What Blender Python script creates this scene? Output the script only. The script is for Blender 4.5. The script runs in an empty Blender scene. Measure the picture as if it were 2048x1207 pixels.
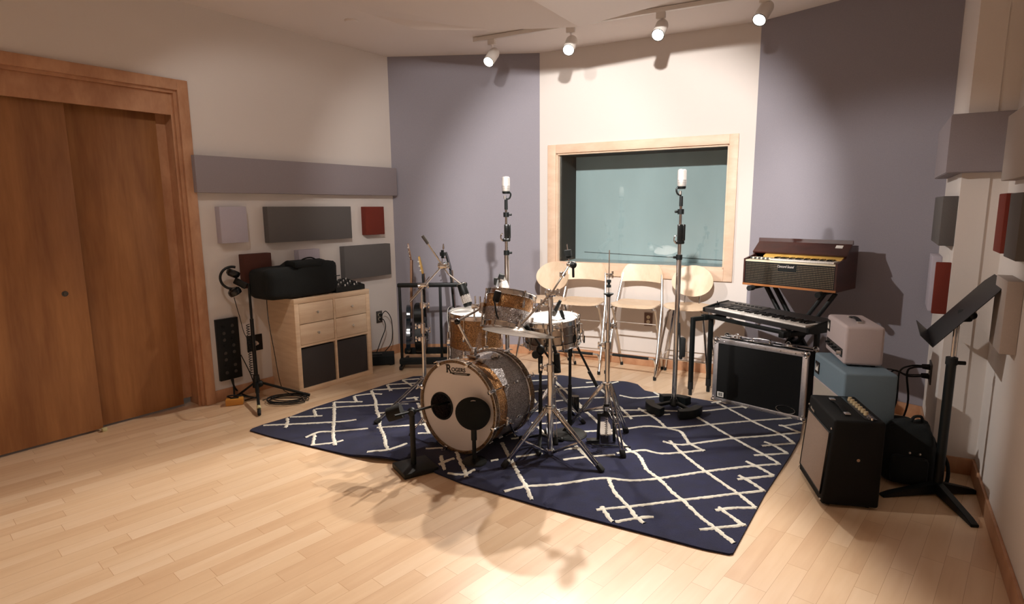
import bpy, bmesh, math, random
from mathutils import Vector, Matrix, Quaternion
random.seed(7)
V = Vector
S = bpy.context.scene
COL = S.collection
PI = math.pi

# ------------------------------------------------------------------ camera
FPX, PITCH, ROLL, CAMZ = 1171.0, math.radians(9.1), math.radians(0.5), 1.5
EYE = V((0, 0, CAMZ))
_f = V((0, math.cos(PITCH), -math.sin(PITCH))); _r = V((1, 0, 0)); _u = _r.cross(_f)
_c, _s = math.cos(ROLL), math.sin(ROLL)
AX_R = _c*_r - _s*_u; AX_U = _s*_r + _c*_u; AX_F = _f
cd = bpy.data.cameras.new('camera'); cam = bpy.data.objects.new('camera', cd); COL.objects.link(cam)
cd.sensor_fit = 'HORIZONTAL'; cd.sensor_width = 36; cd.lens = 36*FPX/2048; cd.clip_start = 0.05
cam.matrix_world = Matrix(((AX_R.x, AX_U.x, -AX_F.x, 0), (AX_R.y, AX_U.y, -AX_F.y, 0), (AX_R.z, AX_U.z, -AX_F.z, CAMZ), (0, 0, 0, 1)))
S.camera = cam
# ------------------------------------------------------------------ world, exposure
w = bpy.data.worlds.new('world'); S.world = w; w.use_nodes = True
w.node_tree.nodes['Background'].inputs[0].default_value = (0.9, 0.85, 0.85, 1)
w.node_tree.nodes['Background'].inputs[1].default_value = 0.05
S.view_settings.view_transform = 'Standard'; S.view_settings.look = 'None'
S.view_settings.exposure = 0.22; S.view_settings.gamma = 1.0; S.view_settings.use_curve_mapping = False

def spot(loc, target, watts, angle=80, blend=0.6, size=0.05, col=(1.0, 0.80, 0.62)):
    l = bpy.data.lights.new('spot', 'SPOT'); l.energy = watts; l.spot_size = math.radians(angle); l.spot_blend = blend
    l.shadow_soft_size = size; l.color = col
    o = bpy.data.objects.new('spot_light', l); COL.objects.link(o); o.location = loc
    o.rotation_euler = (V(target)-V(loc)).to_track_quat('-Z', 'Y').to_euler()
    return o
WARM = (1.0, 0.96, 0.92)
# second lighting track, over and behind the camera, aimed at the back of the room
FRONT = [((-1.55, 2.75, 2.87), (-1.9, 5.4, 1.2), 26, 66),
         ((-0.55, 2.15, 2.87), (-0.1, 5.9, 1.5), 150, 58),
         ((0.30, 1.75, 2.87), (1.05, 5.6, 1.30), 580, 56),
         ((-1.95, 3.25, 2.86), (2.10, 4.0, 0.80), 270, 42)]
for p, t, e, a in FRONT:
    spot(p, t, e, a, 0.5, 0.04, WARM)

# ------------------------------------------------------------------ where a seen point stands in the room
def ray(px, py): return AX_F + AX_R*((px-1024)/FPX) - AX_U*((py-603.5)/FPX)
def P(px, py, z=0.0):
    d = ray(px, py); return EYE + d*((z-CAMZ)/d.z)
def AT(px, py, Y):
    d = ray(px, py); return EYE + d*(Y/d.y)
def PV(px, py, A, B, off=0.0):
    A = V((A[0], A[1], 0)); B = V((B[0], B[1], 0)); n = V((-(B-A).y, (B-A).x, 0)).normalized()
    A = A + n*off; d = ray(px, py); t = (A-EYE).dot(n)/d.dot(n); return EYE + d*t
def HT(x, y, py):
    lo, hi = -1.0, 5.0
    for _ in range(40):
        m = (lo+hi)/2; v = V((x, y, m))-EYE
        if 603.5 - FPX*v.dot(AX_U)/v.dot(AX_F) > py: lo = m
        else: hi = m
    return m

# ------------------------------------------------------------------ materials
def srgb(r, g, b):
    f = lambda c: ((c/255)/12.92 if c <= 10 else (((c/255)+0.055)/1.055)**2.4)
    return (f(r), f(g), f(b), 1)
def mat(name, col, rough=0.5, metal=0.0, bump=0.0, bscale=200, var=0.0, vscale=30, emit=None, spec=None, coat=0, stretch=None, sheen=0):
    m = bpy.data.materials.new(name); m.use_nodes = True; nt = m.node_tree; b = nt.nodes['Principled BSDF']
    b.inputs['Base Color'].default_value = col; b.inputs['Roughness'].default_value = rough; b.inputs['Metallic'].default_value = metal
    if spec is not None: b.inputs['Specular IOR Level'].default_value = spec
    if coat: b.inputs['Coat Weight'].default_value = coat; b.inputs['Coat Roughness'].default_value = 0.1
    if sheen: b.inputs['Sheen Weight'].default_value = sheen
    if emit: b.inputs['Emission Color'].default_value = emit[0]; b.inputs['Emission Strength'].default_value = emit[1]
    tc = nt.nodes.new('ShaderNodeTexCoord'); co = tc.outputs['Object']
    if stretch:
        mp = nt.nodes.new('ShaderNodeMapping'); mp.inputs['Scale'].default_value = stretch; nt.links.new(co, mp.inputs[0]); co = mp.outputs[0]
    if var:
        n = nt.nodes.new('ShaderNodeTexNoise'); n.inputs['Scale'].default_value = vscale; n.inputs['Detail'].default_value = 4; nt.links.new(co, n.inputs['Vector'])
        mr = nt.nodes.new('ShaderNodeMapRange'); mr.inputs[1].default_value = 0.3; mr.inputs[2].default_value = 0.7; mr.inputs[3].default_value = 1-var; mr.inputs[4].default_value = 1+var
        nt.links.new(n.outputs['Fac'], mr.inputs[0])
        mx = nt.nodes.new('ShaderNodeVectorMath'); mx.operation = 'SCALE'; mx.inputs[0].default_value = col[:3]; nt.links.new(mr.outputs[0], mx.inputs['Scale'])
        nt.links.new(mx.outputs[0], b.inputs['Base Color'])
    if bump:
        n = nt.nodes.new('ShaderNodeTexNoise'); n.inputs['Scale'].default_value = bscale; nt.links.new(co, n.inputs['Vector'])
        bp = nt.nodes.new('ShaderNodeBump'); bp.inputs['Strength'].default_value = bump; bp.inputs['Distance'].default_value = 0.003
        nt.links.new(n.outputs['Fac'], bp.inputs['Height']); nt.links.new(bp.outputs[0], b.inputs['Normal'])
    return m
def glitter(name, base, dark, scale=330):
    m = bpy.data.materials.new(name); m.use_nodes = True; nt = m.node_tree; b = nt.nodes['Principled BSDF']
    tc = nt.nodes.new('ShaderNodeTexCoord')
    v = nt.nodes.new('ShaderNodeTexVoronoi'); v.inputs['Scale'].default_value = scale; nt.links.new(tc.outputs['Object'], v.inputs['Vector'])
    sp = nt.nodes.new('ShaderNodeSeparateColor'); nt.links.new(v.outputs['Color'], sp.inputs[0])
    cr = nt.nodes.new('ShaderNodeValToRGB'); cr.color_ramp.elements[0].color = dark; cr.color_ramp.elements[1].color = base; cr.color_ramp.elements[1].position = 0.8
    nt.links.new(sp.outputs[0], cr.inputs[0]); nt.links.new(cr.outputs[0], b.inputs['Base Color'])
    b.inputs['Metallic'].default_value = 0.75; b.inputs['Roughness'].default_value = 0.38
    b.inputs['Coat Weight'].default_value = 0.7; b.inputs['Coat Roughness'].default_value = 0.06
    # each flake lies at a slightly different angle
    g = nt.nodes.new('ShaderNodeNewGeometry')
    s1 = nt.nodes.new('ShaderNodeVectorMath'); s1.operation = 'SUBTRACT'; nt.links.new(v.outputs['Color'], s1.inputs[0]); s1.inputs[1].default_value = (.5, .5, .5)
    s2 = nt.nodes.new('ShaderNodeVectorMath'); s2.operation = 'SCALE'; nt.links.new(s1.outputs[0], s2.inputs[0]); s2.inputs['Scale'].default_value = 0.9
    s3 = nt.nodes.new('ShaderNodeVectorMath'); s3.operation = 'ADD'; nt.links.new(g.outputs['Normal'], s3.inputs[0]); nt.links.new(s2.outputs[0], s3.inputs[1])
    s4 = nt.nodes.new('ShaderNodeVectorMath'); s4.operation = 'NORMALIZE'; nt.links.new(s3.outputs[0], s4.inputs[0]); nt.links.new(s4.outputs[0], b.inputs['Normal'])
    return m
def wood(name, c1, c2, scale=(1, 1, 14), rough=0.45, rot=0.0, fine=9.0, coat=0.0):
    m = bpy.data.materials.new(name); m.use_nodes = True; nt = m.node_tree; b = nt.nodes['Principled BSDF']
    tc = nt.nodes.new('ShaderNodeTexCoord'); mp = nt.nodes.new('ShaderNodeMapping'); mp.inputs['Scale'].default_value = scale; mp.inputs['Rotation'].default_value = (0, 0, rot)
    nt.links.new(tc.outputs['Object'], mp.inputs[0])
    n = nt.nodes.new('ShaderNodeTexNoise'); n.inputs['Scale'].default_value = 1.6; n.inputs['Detail'].default_value = 6; n.inputs['Distortion'].default_value = 0.6; nt.links.new(mp.outputs[0], n.inputs['Vector'])
    n2 = nt.nodes.new('ShaderNodeTexNoise'); n2.inputs['Scale'].default_value = fine; n2.inputs['Detail'].default_value = 5; nt.links.new(mp.outputs[0], n2.inputs['Vector'])
    ad = nt.nodes.new('ShaderNodeMath'); ad.operation = 'MULTIPLY_ADD'; ad.inputs[1].default_value = 0.3; nt.links.new(n2.outputs['Fac'], ad.inputs[0]); nt.links.new(n.outputs['Fac'], ad.inputs[2])
    cr = nt.nodes.new('ShaderNodeValToRGB'); cr.color_ramp.elements[0].position = 0.45; cr.color_ramp.elements[1].position = 0.85
    cr.color_ramp.elements[0].color = c1; cr.color_ramp.elements[1].color = c2
    nt.links.new(ad.outputs[0], cr.inputs[0]); nt.links.new(cr.outputs[0], b.inputs['Base Color'])
    b.inputs['Roughness'].default_value = rough
    if coat: b.inputs['Coat Weight'].default_value = coat; b.inputs['Coat Roughness'].default_value = 0.15
    return m
M = {}
M['wall'] = mat('wall_paint', srgb(223, 214, 207), 0.85, bump=0.25, bscale=260)
M['ceil'] = mat('ceiling_paint', srgb(232, 222, 216), 0.9, bump=0.15, bscale=200)
M['fabric'] = mat('acoustic_fabric', srgb(152, 147, 155), 0.95, bump=0.5, bscale=900, var=0.05, vscale=220)
M['pan_grey'] = mat('panel_grey', srgb(150, 141, 145), 0.95, bump=0.4, bscale=700, var=0.04, vscale=200)
M['pan_dark'] = mat('panel_dark', srgb(98, 94, 92), 0.95, bump=0.4, bscale=700, var=0.05, vscale=200)
M['pan_pale'] = mat('panel_pale', srgb(186, 178, 188), 0.95, bump=0.4, bscale=700, var=0.03, vscale=200)
M['pan_red'] = mat('panel_rust', srgb(116, 44, 30), 0.95, bump=0.4, bscale=700, var=0.06, vscale=200)
M['pan_brown'] = mat('panel_brown', srgb(84, 46, 36), 0.95, bump=0.4, bscale=700, var=0.06, vscale=200)
M['pan_beige'] = mat('panel_beige', srgb(178, 166, 158), 0.95, bump=0.4, bscale=700, var=0.03, vscale=200)
M['door'] = wood('maple_door', srgb(136, 88, 52), srgb(172, 120, 74), (5, 5, 0.55), 0.42, fine=12)
M['trim'] = wood('maple_trim', srgb(176, 126, 92), srgb(200, 152, 116), (6, 6, 3), 0.45)
M['winwood'] = wood('pale_trim', srgb(222, 188, 160), srgb(234, 204, 178), (3, 3, 8), 0.5)
M['kallax'] = wood('birch_veneer', srgb(222, 190, 156), srgb(238, 210, 178), (2, 2, 18), 0.5)
M['drawer'] = wood('birch_drawer', srgb(228, 198, 166), srgb(242, 218, 188), (2, 2, 16), 0.5)
M['ply'] = wood('stool_ply', srgb(226, 196, 164), srgb(240, 216, 188), (6, 6, 3), 0.4)
M['mahog'] = wood('mahogany', srgb(48, 24, 20), srgb(72, 36, 30), (2, 2, 10), 0.35, coat=0.3)
M['oak'] = wood('amber_wood', srgb(150, 92, 50), srgb(178, 116, 66), (3, 3, 14), 0.4)
M['yellowwood'] = wood('yellow_wood', srgb(206, 158, 72), srgb(226, 184, 100), (3, 3, 14), 0.5)
M['black'] = mat('black_metal', srgb(14, 18, 18), 0.45, spec=0.35)
M['blackgloss'] = mat('black_gloss', srgb(18, 20, 20), 0.2)
M['blackcloth'] = mat('black_cloth', srgb(15, 20, 20), 0.95, bump=0.6, bscale=300)
M['rubber'] = mat('rubber', srgb(17, 18, 18), 0.8)
M['tolex'] = mat('black_tolex', srgb(10, 11, 11), 0.7, spec=0.25, bump=0.8, bscale=500)
M['tolexw'] = mat('white_tolex', srgb(196, 180, 178), 0.6, bump=0.8, bscale=500)
M['tolexb'] = mat('blue_tolex', srgb(114, 134, 146), 0.6, bump=0.8, bscale=500)
M['grille'] = mat('grille_cloth', srgb(150, 128, 112), 0.9, bump=0.6, bscale=400, var=0.25, vscale=420)
M['grillel'] = mat('grille_light', srgb(178, 168, 156), 0.9, bump=0.6, bscale=400, var=0.15, vscale=420)
M['chrome'] = mat('chrome', (0.66, 0.65, 0.64, 1), 0.12, 1.0)
M['satin'] = mat('satin_metal', (0.70, 0.67, 0.63, 1), 0.32, 1.0)
M['alu'] = mat('aluminium', (0.80, 0.77, 0.78, 1), 0.34, 0.9, var=0.06, vscale=60)
M['nickel'] = mat('mic_nickel', (0.80, 0.77, 0.73, 1), 0.38, 0.6)
M['cymbal'] = mat('cymbal_bronze', (0.17, 0.145, 0.125, 1), 0.32, 1.0, var=0.12, vscale=40)
M['head'] = mat('drum_head', srgb(240, 232, 228), 0.42)
M['headw'] = mat('coated_head', srgb(238, 236, 232), 0.6)
M['gold'] = glitter('gold_sparkle', (0.56, 0.28, 0.10, 1), (0.05, 0.022, 0.009, 1))
M['silver'] = glitter('silver_sparkle', (0.66, 0.61, 0.60, 1), (0.09, 0.08, 0.08, 1))
M['hoopgold'] = glitter('hoop_sparkle', (0.26, 0.155, 0.075, 1), (0.06, 0.033, 0.016, 1), 240)
M['snare'] = mat('snare_shell', (0.34, 0.31, 0.29, 1), 0.22, 1.0)
M['white'] = mat('white_paint', srgb(226, 216, 208), 0.45)
M['whitekey'] = mat('white_key', srgb(228, 222, 214), 0.3)
M['blackkey'] = mat('black_key', srgb(20, 20, 20), 0.25)
M['kbgrey'] = mat('keyboard_top', srgb(52, 50, 50), 0.5)
M['cream'] = mat('cream_plastic', srgb(226, 214, 188), 0.4)
M['fibre'] = mat('box_fabric', srgb(62, 58, 58), 0.95, bump=0.5, bscale=300)
M['brass'] = mat('brass', (0.62, 0.52, 0.36, 1), 0.3, 1.0)
M['plate'] = mat('outlet_brown', srgb(112, 84, 72), 0.5)
M['plateg'] = mat('outlet_steel', srgb(84, 80, 76), 0.4, 0.4)
M['yellow'] = mat('yellow_box', srgb(206, 142, 58), 0.5)
M['tape'] = mat('tape', srgb(206, 198, 150), 0.6)
M['bluebody'] = mat('blue_guitar', srgb(30, 44, 56), 0.2, coat=0.5)
M['neck'] = wood('guitar_neck', srgb(150, 110, 84), srgb(176, 134, 104), (6, 6, 3), 0.35)
M['teal'] = mat('control_room_shade', srgb(186, 197, 198), 0.85, var=0.12, vscale=2.0, stretch=(1, 1, 0.3))
M['recess'] = mat('recess_felt', srgb(26, 32, 32), 0.9)
M['label'] = mat('paper_label', srgb(226, 222, 214), 0.6)
M['ink'] = mat('ink', srgb(22, 22, 22), 0.5)
M['lens'] = mat('lamp_lens', (1, 1, 1, 1), 0.3, emit=((1.0, 0.93, 0.84, 1), 30))
M['lampwhite'] = mat('lamp_white', srgb(224, 216, 208), 0.4)
M['amber'] = mat('pearl_knob', srgb(190, 168, 130), 0.3)
M['whiteline'] = mat('rug_line_pile', srgb(226, 222, 208), 1.0, bump=1.0, bscale=260, var=0.12, vscale=260)

# rug pile: deep navy, nap that varies a little
m = mat('rug_pile', srgb(17, 22, 56), 1.0, bump=1.0, bscale=300, var=0.22, vscale=14, sheen=0.1); M['rug'] = m
# glass
m = bpy.data.materials.new('window_glass'); m.use_nodes = True; nt = m.node_tree; nt.nodes.clear()
o_ = nt.nodes.new('ShaderNodeOutputMaterial'); mx = nt.nodes.new('ShaderNodeMixShader'); tr = nt.nodes.new('ShaderNodeBsdfTransparent'); gl = nt.nodes.new('ShaderNodeBsdfGlossy'); fr = nt.nodes.new('ShaderNodeFresnel')
gl.inputs['Roughness'].default_value = 0.02; fr.inputs['IOR'].default_value = 1.7; tr.inputs[0].default_value = (0.93, 0.97, 0.97, 1)
nt.links.new(fr.outputs[0], mx.inputs[0]); nt.links.new(tr.outputs[0], mx.inputs[1]); nt.links.new(gl.outputs[0], mx.inputs[2]); nt.links.new(mx.outputs[0], o_.inputs[0]); M['glass'] = m
# maple strip floor
def floor_mat():
    m = bpy.data.materials.new('maple_strip_floor'); m.use_nodes = True; nt = m.node_tree; N = nt.nodes.new; L = nt.links.new; b = nt.nodes['Principled BSDF']
    tc = N('ShaderNodeTexCoord'); mp = N('ShaderNodeMapping'); mp.inputs['Rotation'].default_value = (0, 0, -math.radians(90-42)); L(tc.outputs['Object'], mp.inputs[0])
    sx = N('ShaderNodeSeparateXYZ'); L(mp.outputs[0], sx.inputs[0])
    def mth(op, a, b_=None, c=None):
        n = N('ShaderNodeMath'); n.operation = op
        for i, v in enumerate((a, b_, c)):
            if v is None: continue
            if isinstance(v, (int, float)): n.inputs[i].default_value = v
            else: L(v, n.inputs[i])
        return n.outputs[0]
    row_f = mth('DIVIDE', sx.outputs['Y'], 0.083); row = mth('FLOOR', row_f); rf = mth('FRACT', row_f)
    wn = N('ShaderNodeTexWhiteNoise'); wn.noise_dimensions = '1D'; L(row, wn.inputs['W'])
    u = mth('ADD', mth('DIVIDE', sx.outputs['X'], 0.50), mth('MULTIPLY', wn.outputs['Value'], 7.0)); col = mth('FLOOR', u); uf = mth('FRACT', u)
    cx = N('ShaderNodeCombineXYZ'); L(row, cx.inputs[0]); L(col, cx.inputs[1])
    w2 = N('ShaderNodeTexWhiteNoise'); w2.noise_dimensions = '2D'; L(cx.outputs[0], w2.inputs['Vector'])
    # grain, shifted for each board
    m2 = N('ShaderNodeVectorMath'); m2.operation = 'MULTIPLY_ADD'; L(mp.outputs[0], m2.inputs[0]); m2.inputs[1].default_value = (1.6, 16, 1); L(w2.outputs['Color'], m2.inputs[2])
    sc = N('ShaderNodeVectorMath'); sc.operation = 'SCALE'; L(w2.outputs['Color'], sc.inputs[0]); sc.inputs['Scale'].default_value = 40; L(sc.outputs[0], m2.inputs[2])
    g = N('ShaderNodeTexNoise'); g.inputs['Scale'].default_value = 1.3; g.inputs['Detail'].default_value = 6; g.inputs['Distortion'].default_value = 0.4; L(m2.outputs[0], g.inputs['Vector'])
    fac = mth('ADD', mth('MULTIPLY', w2.outputs['Value'], 0.75), mth('MULTIPLY', mth('SUBTRACT', g.outputs['Fac'], 0.42), 1.1))
    cr = N('ShaderNodeValToRGB'); e = cr.color_ramp.elements; e[0].position = 0.0; e[0].color = srgb(232, 204, 172); e[1].position = 1.0; e[1].color = srgb(212, 176, 140)
    k = e.new(0.5); k.color = srgb(224, 192, 156); L(fac, cr.inputs[0])
    # joints
    jx = mth('MULTIPLY', mth('SUBTRACT', 1.0, mth('LESS_THAN', uf, 0.004)), mth('SUBTRACT', 1.0, mth('LESS_THAN', rf, 0.018)))
    mixc = N('ShaderNodeMix'); mixc.data_type = 'RGBA'; L(jx, mixc.inputs[0]); mixc.inputs[6].default_value = srgb(190, 150, 114); L(cr.outputs[0], mixc.inputs[7])
    L(mixc.outputs[2], b.inputs['Base Color'])
    b.inputs['Roughness'].default_value = 0.34; b.inputs['Coat Weight'].default_value = 0.25; b.inputs['Coat Roughness'].default_value = 0.22
    n3 = N('ShaderNodeTexNoise'); n3.inputs['Scale'].default_value = 6; L(tc.outputs['Object'], n3.inputs['Vector'])
    rr = mth('MULTIPLY_ADD', n3.outputs['Fac'], 0.18, 0.25); L(rr, b.inputs['Roughness'])
    return m
M['floor'] = floor_mat()

# ------------------------------------------------------------------ mesh builder
def frame(dz, up=None):
    z = V(dz).normalized()
    u = V(up) if up is not None else (V((0, 0, 1)) if abs(z.z) < 0.99 else V((1, 0, 0)))
    x = u.cross(z)
    if x.length < 1e-6: x = V((1, 0, 0)).cross(z)
    x.normalize(); y = z.cross(x)
    return Matrix(((x.x, y.x, z.x), (x.y, y.y, z.y), (x.z, y.z, z.z)))
class MB:
    def __init__(s): s.bm = bmesh.new()
    def _take(s, t, mtx=None, mi=0):
        mp = {}
        for v in t.verts: mp[v] = s.bm.verts.new((mtx @ v.co) if mtx is not None else v.co)
        for f in t.faces:
            try: nf = s.bm.faces.new([mp[v] for v in f.verts]); nf.material_index = mi
            except ValueError: pass
        t.free(); return s
    def box(s, c, d, rz=0.0, bev=0.0, mi=0, R=None, seg=2):
        t = bmesh.new(); bmesh.ops.create_cube(t, size=1.0)
        for v in t.verts: v.co = V((v.co.x*d[0], v.co.y*d[1], v.co.z*d[2]))
        if bev: bmesh.ops.bevel(t, geom=t.edges[:], offset=bev, segments=seg, affect='EDGES', profile=0.5)
        R = R if R is not None else Matrix.Rotation(rz, 3, 'Z')
        return s._take(t, Matrix.Translation(V(c)) @ R.to_4x4(), mi)
    def bar(s, a, b, w, h, up=None, bev=0.0, mi=0):     # rectangular bar from a to b
        a, b = V(a), V(b); R = frame(b-a, up); return s.box((a+b)/2, (w, h, (b-a).length), R=R, bev=bev, mi=mi)
    def cyl(s, a, b, r, r2=None, seg=16, mi=0, caps=True):
        a, b = V(a), V(b); r2 = r if r2 is None else r2; R = frame(b-a); t = bmesh.new(); L = (b-a).length
        A = [t.verts.new((r*math.cos(2*PI*i/seg), r*math.sin(2*PI*i/seg), 0)) for i in range(seg)]
        B = [t.verts.new((r2*math.cos(2*PI*i/seg), r2*math.sin(2*PI*i/seg), L)) for i in range(seg)]
        for i in range(seg): t.faces.new((A[i], A[(i+1) % seg], B[(i+1) % seg], B[i]))
        if caps: t.faces.new(A[::-1]); t.faces.new(B)
        return s._take(t, Matrix.Translation(a) @ R.to_4x4(), mi)
    def lathe(s, prof, o=(0, 0, 0), d=(0, 0, 1), seg=32, mi=0, mis=None):   # prof: (radius, height) along d
        t = bmesh.new(); rings = []
        for r, h in prof:
            if r < 1e-6: rings.append([t.verts.new((0, 0, h))])
            else: rings.append([t.verts.new((r*math.cos(2*PI*i/seg), r*math.sin(2*PI*i/seg), h)) for i in range(seg)])
        fm = []
        for k in range(len(rings)-1):
            A, B = rings[k], rings[k+1]
            for i in range(seg):
                j = (i+1) % seg
                if len(A) == 1 and len(B) == 1: break
                if len(A) == 1: f = t.faces.new((A[0], B[j], B[i]))
                elif len(B) == 1: f = t.faces.new((A[i], A[j], B[0]))
                else: f = t.faces.new((A[i], A[j], B[j], B[i]))
                f.material_index = mis[k] if mis else mi
        mtx = Matrix.Translation(V(o)) @ frame(d).to_4x4(); mp = {}
        for v in t.verts: mp[v] = s.bm.verts.new(mtx @ v.co)
        for f in t.faces:
            nf = s.bm.faces.new([mp[v] for v in f.verts]); nf.material_index = f.material_index
        t.free(); return s
    def tube(s, pts, r, seg=8, mi=0, smooth=0, closed=False, rs=None):
        pts = [V(p) for p in pts]
        if smooth: pts = spline(pts, smooth, closed)
        n = len(pts); rings = []; up = None
        for i, p in enumerate(pts):
            if closed: tg = pts[(i+1) % n]-pts[i-1]
            else: tg = pts[min(i+1, n-1)]-pts[max(i-1, 0)]
            if tg.length < 1e-9: tg = V((0, 0, 1))
            tg.normalize()
            if up is None:
                up = V((0, 0, 1)) if abs(tg.z) < 0.9 else V((1, 0, 0))
            x = up.cross(tg)
            if x.length < 1e-5: x = V((1, 0, 0)).cross(tg)
            x.normalize(); y = tg.cross(x).normalized(); up = y
            rr = r if rs is None else rs[min(i*len(rs)//n, len(rs)-1)]
            rings.append([s.bm.verts.new(p + rr*(x*math.cos(2*PI*k/seg)+y*math.sin(2*PI*k/seg))) for k in range(seg)])
        m = n if closed else n-1
        for i in range(m):
            A, B = rings[i], rings[(i+1) % n]
            for k in range(seg):
                f = s.bm.faces.new((A[k], A[(k+1) % seg], B[(k+1) % seg], B[k])); f.material_index = mi
        if not closed:
            for R_, rev in ((rings[0], True), (rings[-1], False)):
                f = s.bm.faces.new(R_[::-1] if rev else R_); f.material_index = mi
        return s
    def torus(s, c, R, r, d=(0, 0, 1), seg=32, cs=8, mi=0, a0=0, a1=2*PI, flat=1.0):
        F = frame(d); pts = [V(c)+F @ V((R*math.cos(a0+(a1-a0)*i/seg), R*flat*math.sin(a0+(a1-a0)*i/seg), 0)) for i in range(seg + (0 if abs(a1-a0-2*PI) < 1e-6 else 1))]
        return s.tube(pts, r, cs, mi, closed=abs(a1-a0-2*PI) < 1e-6)
    def sph(s, c, r, sc=(1, 1, 1), mi=0, seg=16, R=None):
        t = bmesh.new(); bmesh.ops.create_uvsphere(t, u_segments=seg, v_segments=max(6, seg//2), radius=r)
        for v in t.verts: v.co = V((v.co.x*sc[0], v.co.y*sc[1], v.co.z*sc[2]))
        return s._take(t, Matrix.Translation(V(c)) @ ((R.to_4x4()) if R is not None else Matrix.Identity(4)), mi)
    def prism(s, poly, o, ux, uy, th, mi=0, bev=0.0):    # polygon in the ux, uy plane, grown by th along ux x uy
        o, ux, uy = V(o), V(ux).normalized(), V(uy).normalized(); n = ux.cross(uy).normalized()
        t = bmesh.new(); A = [t.verts.new(o+ux*p[0]+uy*p[1]) for p in poly]; B = [t.verts.new(o+ux*p[0]+uy*p[1]+n*th) for p in poly]
        k = len(poly)
        for i in range(k): t.faces.new((A[i], A[(i+1) % k], B[(i+1) % k], B[i]))
        t.faces.new(A[::-1]); t.faces.new(B)
        bmesh.ops.recalc_face_normals(t, faces=t.faces[:])
        if bev: bmesh.ops.bevel(t, geom=t.edges[:], offset=bev, segments=2, affect='EDGES')
        return s._take(t, None, mi)
    def quad(s, pts, mi=0):
        f = s.bm.faces.new([s.bm.verts.new(V(p)) for p in pts]); f.material_index = mi; return s
    def build(s, name, mats, parent=None, world=True, kind=None, ang=32, smooth=True):
        me = bpy.data.meshes.new(name)
        if parent is not None and world:
            r = parent
            while r.parent: r = r.parent
            mi_ = (Matrix.Translation(r.location) @ r.rotation_euler.to_matrix().to_4x4()).inverted(); s.bm.transform(mi_)
        if smooth:
            for f in s.bm.faces: f.smooth = True
            s.bm.normal_update()
            for e in s.bm.edges:
                if len(e.link_faces) == 2 and e.calc_face_angle(0) > math.radians(ang): e.smooth = False
        s.bm.to_mesh(me); s.bm.free()
        o = bpy.data.objects.new(name, me); COL.objects.link(o)
        for m_ in (mats if isinstance(mats, (list, tuple)) else [mats]): me.materials.append(M[m_] if isinstance(m_, str) else m_)
        if parent is not None: o.parent = parent
        if kind: o['kind'] = kind
        return o
def spline(pts, k=6, closed=False):
    n = len(pts); out = []
    g = (lambda i: pts[i % n]) if closed else (lambda i: pts[max(0, min(n-1, i))])
    for i in range(n if closed else n-1):
        p0, p1, p2, p3 = g(i-1), g(i), g(i+1), g(i+2)
        for j in range(k):
            t = j/k; out.append(0.5*((2*p1)+(p2-p0)*t+(2*p0-5*p1+4*p2-p3)*t*t+(3*p1-p0-3*p2+p3)*t**3))
    if not closed: out.append(pts[-1])
    return out
def thing(name, label, cat, loc=(0, 0, 0), rz=0.0, group=None):
    o = bpy.data.objects.new(name, None); COL.objects.link(o); o.empty_display_size = 0.05
    o.location = loc; o.rotation_euler = (0, 0, rz); o['label'] = label; o['category'] = cat
    if group: o['group'] = group
    return o
def tag(o, label, cat, group=None):
    o['label'] = label; o['category'] = cat
    if group: o['group'] = group
    return o
def based(mb, name, mats, loc, label, cat, group=None, **k):   # one-mesh thing with its origin at loc
    mb.bm.transform(Matrix.Translation(-V(loc))); o = mb.build(name, mats, None, **k); o.location = loc; return tag(o, label, cat, group)
def dup(root, loc, rz, label):
    r = root.copy(); COL.objects.link(r); r.location = loc; r.rotation_euler = (0, 0, rz); r['label'] = label
    def rec(a, b):
        for ch in list(a.children):
            c = ch.copy(); COL.objects.link(c); c.parent = b; rec(ch, c)
    rec(root, r); return r
def text_mesh(mb, body, o, ux, uy, size, mi=0, depth=0.0006, shear=0.0, bold=0.0, sx=1.0):
    cu = bpy.data.curves.new('t', 'FONT'); cu.body = body; cu.size = size; cu.extrude = depth; cu.shear = shear; cu.offset = bold; cu.align_x = 'LEFT'
    ob = bpy.data.objects.new('t', cu); COL.objects.link(ob); dg = bpy.context.evaluated_depsgraph_get(); me = bpy.data.meshes.new_from_object(ob.evaluated_get(dg))
    t = bmesh.new(); t.from_mesh(me); ux, uy = V(ux).normalized(), V(uy).normalized(); n = ux.cross(uy)
    for v in t.verts: v.co = V(o)+ux*v.co.x*sx+uy*v.co.y+n*v.co.z
    mb._take(t, None, mi); bpy.data.objects.remove(ob); bpy.data.curves.remove(cu); bpy.data.meshes.remove(me)
# ------------------------------------------------------------------ room
HC = 2.975
L0 = V((-1.205, 6.057, 0)); L1 = V((0.288, 5.96, 0)); L2 = V((2.04, 5.03, 0)); G = V((2.89, 3.96, 0)); PC = V((2.40, 3.18, 0)); K = V((2.575, 3.083, 0))
dW = V((0.583, 0.812, 0)).normalized(); nW = V((dW.y, -dW.x, 0))          # left wall: along, into the room
WL = L0 - dW*5.6
dR = V((-0.534, -0.845, 0)).normalized(); WR = K + dR*4.7
def wall_piece(mb, A, B, z0, z1, th, inward, mi=0):
    """solid wall between A and B, its room face on the line A-B, grown away from the room"""
    A, B = V(A), V(B); d = (B-A); L = d.length; d.normalize(); n = -V(inward).normalized()
    c = (A+B)/2 + n*th/2; c.z = (z0+z1)/2; mb.box(c, (L, th, z1-z0), rz=math.atan2(d.y, d.x), mi=mi)
def inward(A, B):
    d = (V(B)-V(A)).normalized(); n = V((d.y, -d.x, 0))
    return n if (V((0, 3.5, 0))-V(A)).dot(n) > 0 else -n
mb = MB()
poly = [L0, L1, L2, G, PC, K, WR, WL]
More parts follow.
